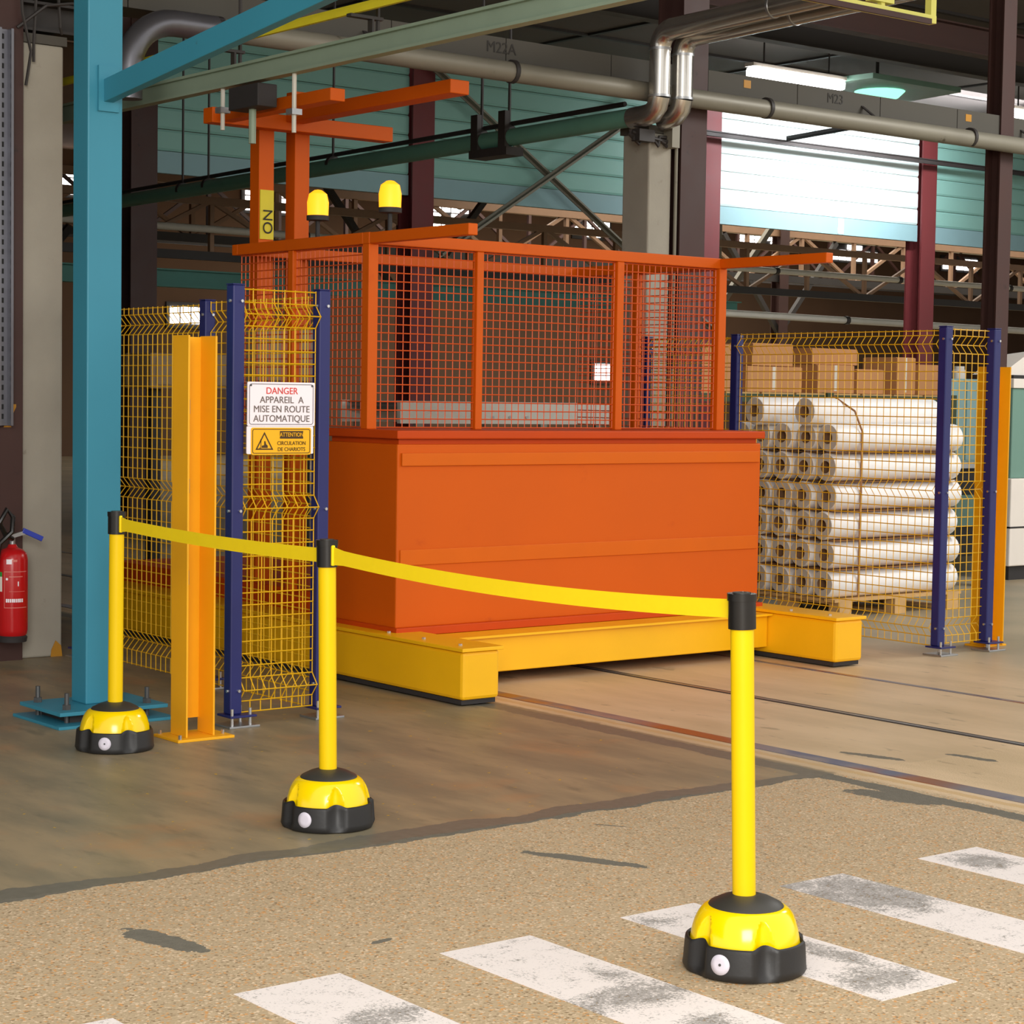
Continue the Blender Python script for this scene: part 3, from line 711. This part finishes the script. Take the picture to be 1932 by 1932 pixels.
# yellow channel posts
def channel(xl, xr, yn, yf, h, label, slots=True):
    t = thing('channel_post', label, 'post', (xl, yn, 0))
    th = .009
    MB().box(xl, xl+th, yn, yf, .012, h).build('flange', 'beam_yellow', t, bevel=.002)
    MB().box(xr-th, xr, yn, yf, .012, h).build('flange', 'beam_yellow', t, bevel=.002)
    if slots: MB().box(xl+th, xr-th, yf-th, yf, .075, h-.004).build('web', 'beam_yellow', t)
    else: MB().box(xl+th, xr-th, yf-th, yf, .012, h-.004).build('web', 'beam_yellow', t)
    MB().box(xl-(.06 if slots else .0), xr+.075, yn-(.04 if slots else -.035), yf+.04, .0, .012).build('base_plate', 'beam_yellow', t, bevel=.002)
    for bx, by in ((xl-.04, yn-.02), (xr+.05, yn+.02), (xl-.04, yf+.02), (xr+.05, yf+.02))[0 if slots else 3:]:
        MB().tube([(bx, by, .012), (bx, by, .03)], .008, 6).build('anchor_bolt', 'bolt', t)
    if slots:
        xm = (xl+xr)/2-.008
        for z in (1.42, 1.08, .685):
            c = MB().box(xm-.016, xm+.016, yf-th-.006, yf-th, z-.032, z+.03).build('clip', 'galv', t, bevel=.001)
            MB().box(xm-.008, xm+.006, yf-th-.010, yf-th-.006, z-.018, z+.012).build('clip_tongue', 'paint_mark', c)
            MB().box(xm+.006, xm+.010, yf-th-.001, yf-th+.0, z-.28, z-.032).build('slot', 'black_gap', t)
    return t
channel(4.217, 4.357, 7.505, 7.64, 1.722, 'ochre yellow steel channel post in front of the left fence')
channel(9.86, 10.0, 7.72, 7.865, 1.71, 'ochre yellow steel channel post at the end of the right fence', False)

# ================================================================== BELT BARRIER
Rh = Vector((RT.x, RT.y, 0)).normalized()
def barrier_post(x, y, label, flute_deg, dot_deg, lean, dot_label):
    t = thing('barrier_post', label, 'barrier post', (x, y, 0), 'belt barrier posts')
    tocam = Vector((-x, -y, 0)).normalized(); right = Vector((-tocam.y, tocam.x, 0))
    if right.dot(Rh) < 0: right = -right
    def ang(deg): return math.radians(deg)
    def pt(a, r, z): 
        d = tocam*math.cos(a)+right*math.sin(a); return (x+d.x*r, y+d.y*r, z)
    NF = 5
    def flute(a, ws=1.0):
        best = 0
        for k in range(NF):
            dl = (a-ang(flute_deg)-k*2*PI/NF+PI) % (2*PI)-PI
            u = abs(dl)/(ang(13)*max(ws, .01))
            best = max(best, (1-u*u)**1.3 if u < 1 else 0)
        return best
    n = 144
    def loft(prof, name, m, closed_top=True):
        mb = MB()
        for r, z, dep, dz, *ws in prof:
            for k in range(n):
                a = 2*PI*k/n; f = flute(a, *ws); mb.v.append(pt(a, r-dep*f, z+dz*f))
        for i in range(len(prof)-1):
            for k in range(n): mb.f.append((i*n+k, i*n+(k+1) % n, (i+1)*n+(k+1) % n, (i+1)*n+k))
        mb.f += [tuple(range(n)), tuple(range((len(prof)-1)*n, len(prof)*n))]
        return mb.build(name, m, t, smooth=True)
    loft([(.140, 0, .004, 0), (.158, .004, .006, 0), (.163, .014, .014, 0), (.1615, .024, .020, 0), (.158, .076, .020, .004), (.1565, .084, .020, .008), (.152, .087, .016, .010), (.147, .084, .012, .010), (.146, .05, .012, 0)], 'rubber_base', 'rubber')
    prof = []
    for k in range(21):
        u = k/20; z = .062+.108*u
        r = .1455*math.cos(math.asin(min(1, u*.80)))**1.0 if u < 1 else 0
        r = .093+(.1455-.093)*math.sqrt(max(0, 1-u**1.75))
        wf = math.sqrt(max(0, 1-(u/.82)**2)); prof.append((r, z, .025*wf**.8, 0, wf))
    loft(prof, 'dome', 'dome_yellow')
    sh = lambda z: (x+Rh.x*lean*z, y+Rh.y*lean*z)
    MB().lathe([(.098, .163), (.0985, .169), (.094, .174), (.066, .188), (.036, .197), (.033, .197)], 48, (x, y, 0)).build('collar', 'collar', t, smooth=True)
    def lt(z0, z1, r, name, m, ns=32):
        a, b = sh(z0), sh(z1)
        return MB().tube([(a[0], a[1], z0), (b[0], b[1], z1)], r, ns).build(name, m, t, smooth=True)
    lt(.19, .905, .0305, 'tube', 'tube_yellow')
    hd = lt(.893, .978, .0362, 'belt_head', 'black_plastic')
    a = sh(.98)
    MB().tube([(a[0], a[1], .966), (a[0], a[1], .985)], .0385, 32).build('top_cap', 'black_plastic', hd, smooth=True)
    MB().tube([(a[0], a[1], .985), (a[0], a[1], .988)], .024, 24).build('cap_disc', 'collar', hd, smooth=True)
    # white sticker wrapped on the rubber base
    mb = MB(); ad = ang(dot_deg); nn = 28; rr = .0262
    def sp(u, v): # u sideways m, v up
        aa = ad+u/.161; return pt(aa, .1612-.0035*((.048+v)-.024)/.05-.020*flute(aa)*0+.0012, .046+v)
    mb.v = [sp(0, 0)]
    for ring in (.5, 1.0):
        for k in range(nn): mb.v.append(sp(rr*ring*math.cos(2*PI*k/nn), rr*ring*math.sin(2*PI*k/nn)))
    for k in range(nn):
        j = (k+1) % nn; mb.f += [(0, 1+k, 1+j), (1+k, 1+nn+k, 1+nn+j, 1+j)]
    st = mb.build('sticker', 'white_dot', t, smooth=True, label=dot_label)
    so = st.modifiers.new('solid', 'SOLIDIFY'); so.thickness = .0012; so.offset = -1
    c = Vector(sp(0, 0)); dd = (tocam*math.cos(ad)+right*math.sin(ad))
    if dot_label != 'plain white round sticker':
        MB().tube([c, c+dd*.002], .0035, 10).build('sticker_hole', 'dark_bolt', st)
    return sh
pR = barrier_post(3.73, 3.68, 'nearest yellow belt barrier post, on the zebra crossing', 21, -23, -.0295, 'white round sticker with a dark centre')
pM = barrier_post(3.797, 5.765, 'middle yellow belt barrier post, in front of the fence panel', 11, -30, -.0145, 'plain white round sticker')
pL = barrier_post(3.884, 7.507, 'farthest yellow belt barrier post, in front of the teal column', 22, -15, .004, 'white round sticker with a dark centre')
def belt(pa, za, pb, zb, sag, label):
    A, B = Vector((*pa, za)), Vector((*pb, zb)); d = (B-A); L = d.length; d.normalize()
    hz = Vector((d.x, d.y, 0)).normalized(); nrm = Vector((-hz.y, hz.x, 0))
    t = thing('barrier_belt', label, 'belt', tuple((A+B)/2), 'belts between the barrier posts')
    A2, B2 = A+hz*.036, B-hz*.036; n = 28; mb = MB()
    for i in range(n+1):
        u = i/n; p = A2.lerp(B2, u)+Vector((0, 0, -sag*4*u*(1-u)))
        h = .0245+.007*max(0, 1-u*26)
        for sx, sz in ((-1, -1), (1, -1), (1, 1), (-1, 1)): mb.v.append(tuple(p+nrm*.0009*sx+Vector((0, 0, h*sz))))
    for i in range(n):
        for k in range(4): mb.f.append((4*i+k, 4*i+(k+1) % 4, 4*i+4+(k+1) % 4, 4*i+4+k))
    mb.f += [(0, 1, 2, 3), (4*n, 4*n+1, 4*n+2, 4*n+3)]
    mb.build('webbing', 'belt_yellow', t)
    for p, s in ((A+hz*.033, 1), (B-hz*.033, -1)):
        MB().bar(p+Vector((0, 0, -.034)), p+Vector((0, 0, .036)), .012, .022, up=tuple(hz)).build('belt_clip', 'black_plastic' if s < 0 else 'belt_yellow', t, bevel=.003)
belt(pL(.93), .935, pM(.93), .93, .012, 'yellow webbing belt between the farthest and the middle barrier post')
belt(pM(.93), .933, pR(.93), .942, .030, 'yellow webbing belt between the middle and the nearest barrier post')

# ================================================================== TRANSFER CAR (orange machine, at rest)
mc = thing('transfer_car', 'orange rail transfer car with wire cage and yellow bumpers in the gateway', 'machine', (7.16, 8.6, 0))
bx0, bx1 = 5.86, 8.45
MB().box(bx0, bx1, 8.30, 8.95, .30, 1.235).build('body', 'orange', mc, bevel=.008)
MB().box(bx0-.015, bx1+.015, 8.28, 8.97, 1.262, 1.305).build('top_rim', 'orange_dark', mc, bevel=.006)
MB().box(bx0+.02, bx1-.02, 8.32, 8.93, 1.235, 1.262).build('rim_groove', 'orange_dark', mc)
MB().box(bx0+.02, bx1-.02, 8.286, 8.30, 1.125, 1.19).build('stiffener_band', 'orange_band', mc, bevel=.003)
MB().box(bx0+.02, bx1-.02, 8.292, 8.30, .62, .70).build('stiffener_band', 'orange_band', mc, bevel=.003)
MB().box(bx0-.015, bx1+.015, 8.27, 8.97, .262, .305).build('lower_flange', 'orange_dark', mc, bevel=.004)
MB().box(5.99, 8.35, 8.97, 11.6, .06, .40).build('chassis', 'orange_dark', mc, bevel=.008)
for x0, x1 in ((5.76, 5.985), (8.36, 8.585)):
    c = MB().box(x0, x1, 7.6, 11.5, .03, .265).build('end_carriage', 'car_yellow', mc, bevel=.018)
    MB().box(x0-.012, x1+.012, 7.585, 11.5, .265, .283).build('top_plate', 'car_yellow', c, bevel=.003)
    MB().box(x0+.01, x1-.01, 7.62, 11.4, .008, .03).build('skid', 'dark', c)
    for y in (7.7, 8.0, 8.3):
        MB().tube([(x0+.06, y, .283), (x0+.06, y, .292)], .01, 6).build('bolt', 'bolt', c)
    for y in (8.6, 11.0):
        MB().tube([(x0+.03, y, .08), (x1-.03, y, .08)], .075, 16).build('wheel', 'dark', c, smooth=True)
MB().box(5.99, 8.355, 8.12, 8.268, .065, .25).build('cross_beam', 'car_yellow', mc, bevel=.006)
MB().box(5.99, 8.355, 8.08, 8.268, .25, .262).build('deck_plate', 'car_yellow', mc)
# cage
zc = 2.285
for x, y, wd in ((5.9, 8.62, .06), (6.6, 8.62, .045), (7.6, 8.62, .05), (8.4, 8.62, .06), (5.9, 9.35, .05), (8.4, 9.35, .05)):
    b = 1.305 if y < 8.97 else .40
    MB().box(x-wd/2, x+wd/2, y-wd/2, y+wd/2, b, zc-.03).build('cage_post', 'orange', mc, bevel=.004)
MB().box(5.87, 8.43, 8.59, 8.65, zc-.03, zc+.03).build('top_rail', 'orange', mc, bevel=.004)
for x in (5.9, 8.4):
    MB().box(x-.028, x+.028, 7.75, 8.59, zc-.028, zc+.028).build('guide_arm', 'orange', mc, bevel=.004)  # arms added along the motion streaks of the cage corners
    MB().box(x-.03, x+.03, 8.65, 9.9, zc-.03, zc+.03).build('top_rail', 'orange', mc, bevel=.004)
MB().box(5.87, 8.43, 9.9, 9.96, zc-.03, zc+.03).build('top_rail', 'orange', mc, bevel=.004)
for a, b in ((5.93, 6.58), (6.62, 7.575), (7.625, 8.37)):
    mesh_panel((a, 8.625), (b, 8.625), 1.31, zc-.03, (0, -1), mc, 'orange_mesh', (), .045, .045, .0032)
for a, b in ((8.65, 9.32), (9.38, 9.9)):
    mesh_panel((5.9, a), (5.9, b), 1.31, zc-.03, (-1, 0), mc, 'orange_mesh', (), .045, .045, .0032)
mesh_panel((8.4, 8.65), (8.4, 9.9), 1.31, zc-.03, (1, 0), mc, 'orange_mesh', (), .045, .045, .0032)
# mast with head beam
for x in (6.10, 6.34):
    MB().box(x-.05, x+.05, 9.97, 10.07, .40, 3.22).build('mast_column', 'orange', mc, bevel=.004)
ml = MB().box(6.055, 6.145, 9.962, 9.97, 2.36, 2.64).build('mast_label', 'conductor', mc)
text('lettering', 'NO', .09, 'dark_mark', ml, (6.10, 9.958, 2.46), (0, 0, -1), (1, 0, 0))
MB().box(5.68, 6.9, 9.86, 9.96, 2.975, 3.06).build('head_beam', 'orange', mc, bevel=.004)
MB().box(6.16, 6.28, 8.3, 9.86, 3.02, 3.09).build('head_arm', 'orange', mc, bevel=.004)
MB().box(5.73, 5.82, 8.75, 9.86, 2.985, 3.05).build('head_arm', 'orange', mc, bevel=.004)
MB().box(6.0, 6.44, 9.9, 10.1, 1.55, 1.85).build('lifting_carriage', 'ghost_beige', mc, bevel=.006)
for y in (9.12, 8.45):
    b = MB().lathe([(.012, 2.313), (.012, 2.40), (.06, 2.405), (.06, 2.43), (.055, 2.43)], 20, (5.9, y, 0)).build('beacon_base', 'dark', mc, smooth=True)
    MB().lathe([(.056, 2.43), (.058, 2.50), (.048, 2.545), (.02, 2.565), (.004, 2.568)], 20, (5.9, y, 0)).build('beacon_lens', 'beacon_glow', b, smooth=True)

# overhead power track
ot = thing('power_track', 'overhead grey green track with yellow conductor bars above the gateway', 'track', (5.6, 8, 3.12))
MB().box(5.57, 5.63, 5.0, 12.0, 3.12, 3.135).build('flange', 'grey_green', ot)
MB().box(5.57, 5.63, 5.0, 12.0, 3.215, 3.23).build('flange', 'grey_green', ot)
MB().box(5.592, 5.608, 5.0, 12.0, 3.135, 3.215).build('web', 'grey_green', ot)
for k in range(4):
    MB().box(5.50+.03*k, 5.52+.03*k, 5.0, 12.0, 3.32+.016*k, 3.345+.016*k).build('conductor_bar', 'conductor', ot)
for y in (5.6, 6.9, 8.2, 9.5, 11.0):
    MB().box(5.47, 5.66, y-.02, y+.02, 3.30, 3.315).box(5.594, 5.606, y-.02, y+.02, 3.23, 3.30).build('bar_holder', 'dark_steel', ot)
    MB().tube([(5.64, y, 3.23), (5.64, y, 5.6)], .012, 6).build('hanger_rod', 'dark_steel', ot)
for y, zb in ((9.61, 2.90), (8.89, 2.82)):
    MB().tube([(5.6, y, zb), (5.6, y, 3.12)], .012, 8).build('drop_rod', 'light_tube', ot)
    MB().box(5.57, 5.63, y-.03, y+.03, zb+.09, zb+.12).build('rod_clamp', 'galv', ot)
MB().box(5.54, 5.66, 9.15, 9.45, 2.98, 3.10).build('collector_box', 'dark', ot, bevel=.006)
MB().tube([(5.6, 9.3, 2.8), (5.6, 9.3, 2.98)], .02, 8).build('collector_arm', 'grey_green', ot)

# ================================================================== FIRE EXTINGUISHER AND STRUT
fx = thing('fire_extinguisher', 'red fire extinguisher hanging on the brown column at the left edge', 'fire extinguisher', (4.622, 10.12, .14))
ex, ey = 4.622, 10.12
MB().lathe([(.02, .145), (.06, .148), (.078, .165), (.082, .19), (.082, .565), (.076, .60), (.055, .622), (.03, .632), (.02, .65)], 32, (ex, ey, 0)).build('cylinder', 'red', fx, smooth=True)
MB().lathe([(.076, .125), (.08, .15), (.07, .16)], 24, (ex, ey, 0)).build('foot_ring', 'dark', fx, smooth=True)
v = MB().tube([(ex, ey, .645), (ex, ey, .70)], .016, 12).build('valve', 'galv', fx, smooth=True)
MB().bar((ex-.02, ey-.01, .69), (ex+.07, ey-.02, .715), .02, .02).build('carrying_handle', 'galv', v)
MB().bar((ex+.05, ey-.02, .725), (ex+.155, ey-.04, .675), .018, .028).build('lever', 'blue_plastic', v, bevel=.003)
MB().tube([(ex-.01, ey-.02, .68), (ex-.06, ey-.05, .70), (ex-.10, ey-.06, .77), (ex-.06, ey-.06, .84), (ex-.02, ey-.05, .80), (ex-.03, ey-.06, .72), (ex-.095, ey-.05, .66), (ex-.10, ey, .5)], .014, 8).build('hose', 'black_plastic', fx, smooth=True)
def curved(a0, a1, z0, z1, m, name, r=.0826):
    mb = MB(); n = 10
    for k in range(n+1):
        a = math.radians(a0+(a1-a0)*k/n)
        d = Vector((-ex, -ey, 0)).normalized(); rr = Vector((-d.y, d.x, 0))
        if rr.dot(Rh) < 0: rr = -rr
        dd = d*math.cos(a)+rr*math.sin(a)
        for z in (z0, z1): mb.v += [(ex+dd.x*r, ey+dd.y*r, z), (ex+dd.x*(r+.0006), ey+dd.y*(r+.0006), z)]
    for k in range(n):
        b = 4*k; mb.f += [(b+1, b+5, b+7, b+3), (b, b+2, b+6, b+4), (b, b+4, b+5, b+1), (b+2, b+3, b+7, b+6)]
    mb.f += [(0, 1, 3, 2), (4*n, 4*n+2, 4*n+3, 4*n+1)]
    return mb.build(name, m, fx)
M['red_light'] = mat('extinguisher_print', srgb(214, 120, 110), .5)
for z0, z1, a0, a1, m in ((.548, .574, -22, -2, 'sign_white'), (.56, .572, -1, 18, 'red_light'), (.505, .509, -30, 60, 'red_light'), (.312, .316, -30, 60, 'red_light'),
                          (.478, .483, -12, 40, 'red_light'), (.40, .402, -12, 50, 'red_light')):
    curved(a0, a1, z0, z1, m, 'print_line')
for k in range(9):
    a = -24+k*7.5
    curved(a, a+(5.2 if k % 3 else 6.2), .343, .362, 'sign_white', 'print_letter')
curved(-31, -29, .312, .509, 'red_light', 'print_line'); curved(-24, -16, .462, .474, 'sign_white', 'print_mark'); curved(20, 24, .43, .455, 'sign_white', 'print_mark')
curved(-62, -40, .40, .48, 'cream', 'side_label'); curved(-62, -40, .48, .505, 'green_label', 'side_label')
MB().box(ex-.03, ex+.03, 10.205, 10.259, .52, .58).build('wall_bracket', 'dark', fx)
su = thing('cable_strut', 'perforated galvanised strut hanging on the brown column at the left edge', 'strut', (4.6, 10.2, 1.27))
MB().box(4.572, 4.586, 10.18, 10.256, 1.285, 3.4).build('side_lip', 'duct', su)
MB().box(4.640, 4.654, 10.18, 10.256, 1.285, 3.4).build('side_lip', 'duct', su)
MB().box(4.586, 4.640, 10.23, 10.256, 1.285, 3.4).build('back_plate', 'duct', su)
for k in range(40):
    z = 1.32+k*.052
    MB().box(4.606, 4.620, 10.2285, 10.2295, z, z+.028).build('slot', 'black_gap', su)
ck = thing('cable_bundle', 'dark loose cables hanging above the left concrete column', 'cables', (4.75, 10.2, 3.3))
for pts in ([(4.70, 10.23, 3.9), (4.72, 10.22, 3.5), (4.78, 10.24, 3.3), (4.755, 10.25, 3.12)], [(4.78, 10.23, 3.9), (4.80, 10.22, 3.6), (4.795, 10.24, 3.35), (4.80, 10.25, 3.25)],
            [(4.70, 10.24, 3.42), (4.85, 10.2, 3.55), (5.0, 10.2, 3.58), (5.15, 10.2, 3.56)], [(4.9, 10.22, 3.9), (4.93, 10.22, 3.6), (4.95, 10.24, 3.45), (4.97, 10.26, 3.42)]):
    MB().tube(pts, .009, 6).build('cable', 'dark_steel', ck)
i_girder('roof_girder', 10.44, 3.2, 5.3, 3.44, 3.60, 'dark_steel', 'dark steel girder above the left concrete column')

# ================================================================== ROLLS ON A PALLET
pal = thing('pallet', 'wooden pallet under the stacked white rolls', 'pallet', (10.9, 9.9, 0))
for k in range(7):
    y = 9.36+k*.165
    MB().box(10.28, 11.62, y, y+.10, .108, .128).build('top_board', 'wood', pal)
for x in (10.33, 10.90, 11.47):
    MB().box(x, x+.12, 9.36, 10.45, .088, .108).build('stringer', 'wood', pal)
    MB().box(x, x+.12, 9.36, 10.45, .0, .018).build('bottom_board', 'wood', pal)
    for y in (9.36, 9.85, 10.35):
        MB().box(x, x+.12, y, y+.10, .018, .088).build('block', 'wood', pal)
def make_roll():
    t = thing('fabric_roll', 'x', 'roll', (0, 0, 0), 'white rolls stacked on the pallet')
    n = 28; r = .099; L = 1.33
    mb = MB()
    for x, rr in ((0, r-.008), (.012, r), (L-.012, r), (L, r-.008)):
        for k in range(n): mb.v.append((x, rr*math.cos(2*PI*k/n), rr*math.sin(2*PI*k/n)))
    for i in range(3):
        for k in range(n): mb.f.append((i*n+k, i*n+(k+1) % n, (i+1)*n+(k+1) % n, (i+1)*n+k))
    mb.build('wrapped_film', 'roll', t, smooth=True)
    for x, s in ((0, 1), (L, -1)):
        m2 = MB()
        for rr in (r-.008, .042):
            for k in range(n): m2.v.append((x, rr*math.cos(2*PI*k/n), rr*math.sin(2*PI*k/n)))
        for k in range(n): m2.f.append((k, (k+1) % n, n+(k+1) % n, n+k))
        m2.build('roll_end', 'roll_end', t)
    m3 = MB()
    for x in (-.004, .25):
        for k in range(n): m3.v.append((x, .042*math.cos(2*PI*k/n), .042*math.sin(2*PI*k/n)))
    for k in range(n): m3.f.append((k, (k+1) % n, n+(k+1) % n, n+k))
    m3.f.append(tuple(range(n, 2*n)))
    m3.build('core', 'core', t, smooth=True)
    return t
proto = make_roll(); used = False
rows = ['bottom', 'second', 'third', 'fourth', 'fifth', 'sixth']
deps = ['front', 'second from the front', 'third from the front', 'fourth from the front', 'rearmost']
def place_roll(x, y, z, label):
    global used
    if not used: r, used = proto, True
    else:
        r = proto.copy(); COL.objects.link(r)
        for ch in proto.children:
            c = ch.copy(); COL.objects.link(c); c.parent = r
    r.location = (x, y, z); r['label'] = label
for j in range(6):
    for i in range(5):
        place_roll(10.26+rnd.uniform(-.012, .02)+.012*(j % 2), 9.47+.205*i, .13+.10+.205*j-(.004*j), 'white roll on the pallet, %s row, %s' % (rows[j], deps[i]))
place_roll(10.17, 9.58, 1.412, 'white roll lying on top of the stack, front one of the pair')
place_roll(10.10, 9.99, 1.412, 'white roll lying on top of the stack, rear one of the pair')
for k in range(5):
    b = MB().box(10.27, 11.56, 9.365, 10.38, .3295+.201*k, .3315+.201*k).build('separator_sheet', 'strap')
    tag(b, 'brown separator sheet between the %s and %s rows of rolls' % (rows[k], rows[k+1]), 'sheet', 'separator sheets')
sp = thing('stack_strap', 'brown strap running down the front of the roll stack', 'strap', (10.52, 9.36, .14))
MB().box(10.51, 10.53, 9.362, 9.366, .14, 1.28).build('front_band', 'strap', sp)
MB().tube([(10.52, 9.365, 1.28), (10.50, 9.42, 1.42), (10.44, 9.56, 1.518), (10.42, 9.70, 1.46)], .007, 6).build('loop', 'strap', sp)

# ================================================================== STORAGE BEHIND THE RIGHT FENCE
rk = thing('storage_rack', 'dark green rack carrying cardboard cartons behind the rolls', 'rack', (13.5, 12.6, 0))
for x in (11.7, 13.4, 15.1):
    for y in (12.35, 13.15):
        MB().box(x-.04, x+.04, y-.04, y+.04, 0, 1.56 if x < 15 else 1.56).build('upright', 'rack_green', rk)
for z in (.45, 1.47):
    for y in (12.33, 13.13):
        MB().box(11.66, 15.14, y, y+.05, z, z+.07).build('beam', 'rack_green', rk)
    for k in range(8):
        MB().box(11.7+k*.43, 11.7+k*.43+.4, 12.34, 13.17, z+.07, z+.085).build('shelf_board', 'wood', rk)
def carton(x0, x1, y0, y1, z0, z1, label, tape=True):
    t = thing('carton', label, 'box', (x0, y0, z0), 'cartons on the rack')
    MB().box(x0, x1, y0, y1, z0, z1).build('box_body', 'carton', t, bevel=.004)
    MB().box(x0, x1, y0+.02, (y0+y1)/2-.002, z1, z1+.004).build('flap', 'carton', t); MB().box(x0, x1, (y0+y1)/2+.002, y1-.02, z1, z1+.004).build('flap', 'carton', t)
    if tape: MB().box(x0+(x1-x0)*.45, x0+(x1-x0)*.52, y0-.002, y0, z0+.02, z1).build('tape', 'carton_tape', t)
z = 1.557
carton(11.75, 12.35, 12.4, 12.95, z, z+.20, 'brown carton on the rack behind the rear navy fence post', False)
carton(11.8, 12.3, 12.45, 12.9, z+.208, z+.40, 'brown carton lying on the leftmost rack carton', False)
carton(12.42, 13.10, 12.38, 12.95, z, z+.22, 'wide brown carton, second on the rack from the left')
carton(12.5, 13.0, 12.4, 12.9, z+.228, z+.42, 'brown carton stacked on the second rack carton', False)
carton(13.3, 13.78, 12.38, 12.9, z, z+.25, 'brown carton with a white label strip in the middle of the rack')
carton(13.35, 13.95, 12.5, 12.95, z+.258, z+.40, 'flat brown carton on top of the labelled carton', False)
carton(13.84, 14.2, 12.4, 12.9, z, z+.22, 'small brown carton right of the labelled carton', False)
carton(14.36, 14.62, 12.38, 12.8, z, z+.34, 'narrow upright carton left of the dark red column', True)
carton(14.7, 15.05, 12.4, 12.8, z, z+.28, 'upright pale carton at the right end of the rack', False)
carton(12.0, 12.8, 12.4, 13.0, .535, .95, 'large brown carton on the lower rack shelf')
cb = thing('metal_cabinet', 'pale teal metal cabinet seen through the right short fence panel', 'cabinet', (15.5, 12.6, 0))
MB().box(15.22, 15.78, 12.5, 13.0, .92, 1.72).build('upper_body', 'cabinet', cb, bevel=.006)
MB().box(15.24, 15.49, 12.488, 12.5, .94, 1.70).build('door', 'cabinet', cb); MB().box(15.51, 15.76, 12.488, 12.5, .94, 1.70).build('door', 'cabinet', cb)
MB().box(15.27, 15.29, 12.47, 12.488, 1.35, 1.45).build('handle', 'dark', cb)
MB().box(15.2, 15.8, 12.48, 13.02, .86, .92).build('worktop', 'galv', cb)
MB().box(15.24, 15.76, 12.55, 13.0, .0, .86).build('base_frame', 'dark', cb)
MB().box(15.28, 15.70, 12.50, 12.55, .30, .60).build('drawer', 'machine_green', cb)
for x, lab in ((15.34, 'small white jar on the cabinet, left one'), (15.64, 'small white jar on the cabinet, right one')):
    t = thing('jar', lab, 'jar', (x, 12.7, 1.72), 'jars on the cabinet')
    MB().lathe([(.06, 1.72), (.065, 1.74), (.065, 1.80), (.05, 1.82)], 16, (x, 12.7, 0)).build('jar_body', 'cream', t, smooth=True)
    MB().lathe([(.052, 1.82), (.052, 1.845)], 16, (x, 12.7, 0)).build('lid', 'cream', t, smooth=True)
wm = thing('packing_machine', 'cream and green machine at the right edge behind the yellow post', 'machine', (14.2, 10.8, 0))
MB().box(13.80, 15.2, 10.62, 11.0, .12, .86).build('lower_housing', 'cream', wm, bevel=.01)
MB().box(13.80, 15.2, 10.618, 11.0, .44, .455).build('panel_joint', 'dark', wm)
MB().box(13.84, 15.15, 10.66, 10.98, .86, 1.62).build('upper_housing', 'machine_green', wm, bevel=.01)
MB().box(13.82, 15.18, 10.64, 10.99, 1.62, 1.70).build('top_panel', 'cream', wm, bevel=.005)
MB().box(13.84, 15.16, 10.66, 10.98, 1.70, 1.73).build('top_gap', 'dark', wm)
MB().poly([(13.72, 10.7, 1.73), (15.1, 10.7, 1.73), (15.1, 10.7, 2.02), (14.05, 10.7, 1.90)], (0, .3, 0)).build('hood', 'cream', wm)
MB().box(13.85, 15.15, 10.66, 10.98, 0, .12).build('plinth', 'dark', wm)
cv = thing('roller_conveyor', 'pale grey conveyor bed seen through the orange cage', 'conveyor', (9.3, 11.9, 0))
MB().box(8.28, 10.9, 11.70, 11.74, 1.28, 1.44).build('side_frame', 'light_tube', cv)
MB().box(8.28, 10.9, 12.46, 12.50, 1.28, 1.44).build('side_frame', 'light_tube', cv)
for k in range(22):
    x = 8.36+k*.118
    MB().tube([(x, 11.74, 1.40), (x, 12.46, 1.40)], .04, 10).build('roller', 'galv', cv, smooth=True)
for x in (8.45, 9.6, 10.8):
    for y in (11.72, 12.48):
        MB().box(x-.03, x+.03, y-.02, y+.02, 0, 1.28).build('leg', 'grey_pipe', cv)
for k in range(4):
    MB().tube([(8.95+.16*k, 11.70, 1.33), (8.95+.16*k, 11.692, 1.33)], .012, 8).build('bolt', 'bolt', cv)
be = thing('switch_cabinet', 'beige control enclosure behind the right post of the left fence panel', 'cabinet', (7.9, 13.2, 0))
MB().box(7.05, 8.55, 13.1, 13.5, 1.50, 1.76).build('enclosure', 'ghost_beige', be, bevel=.01)
MB().box(7.1, 8.5, 13.085, 13.1, 1.53, 1.73).build('front_panel', 'ghost_beige', be)
for x in (7.15, 8.45):
    MB().box(x-.04, x+.04, 13.2, 13.28, 0, 1.50).build('leg', 'dark_steel', be)
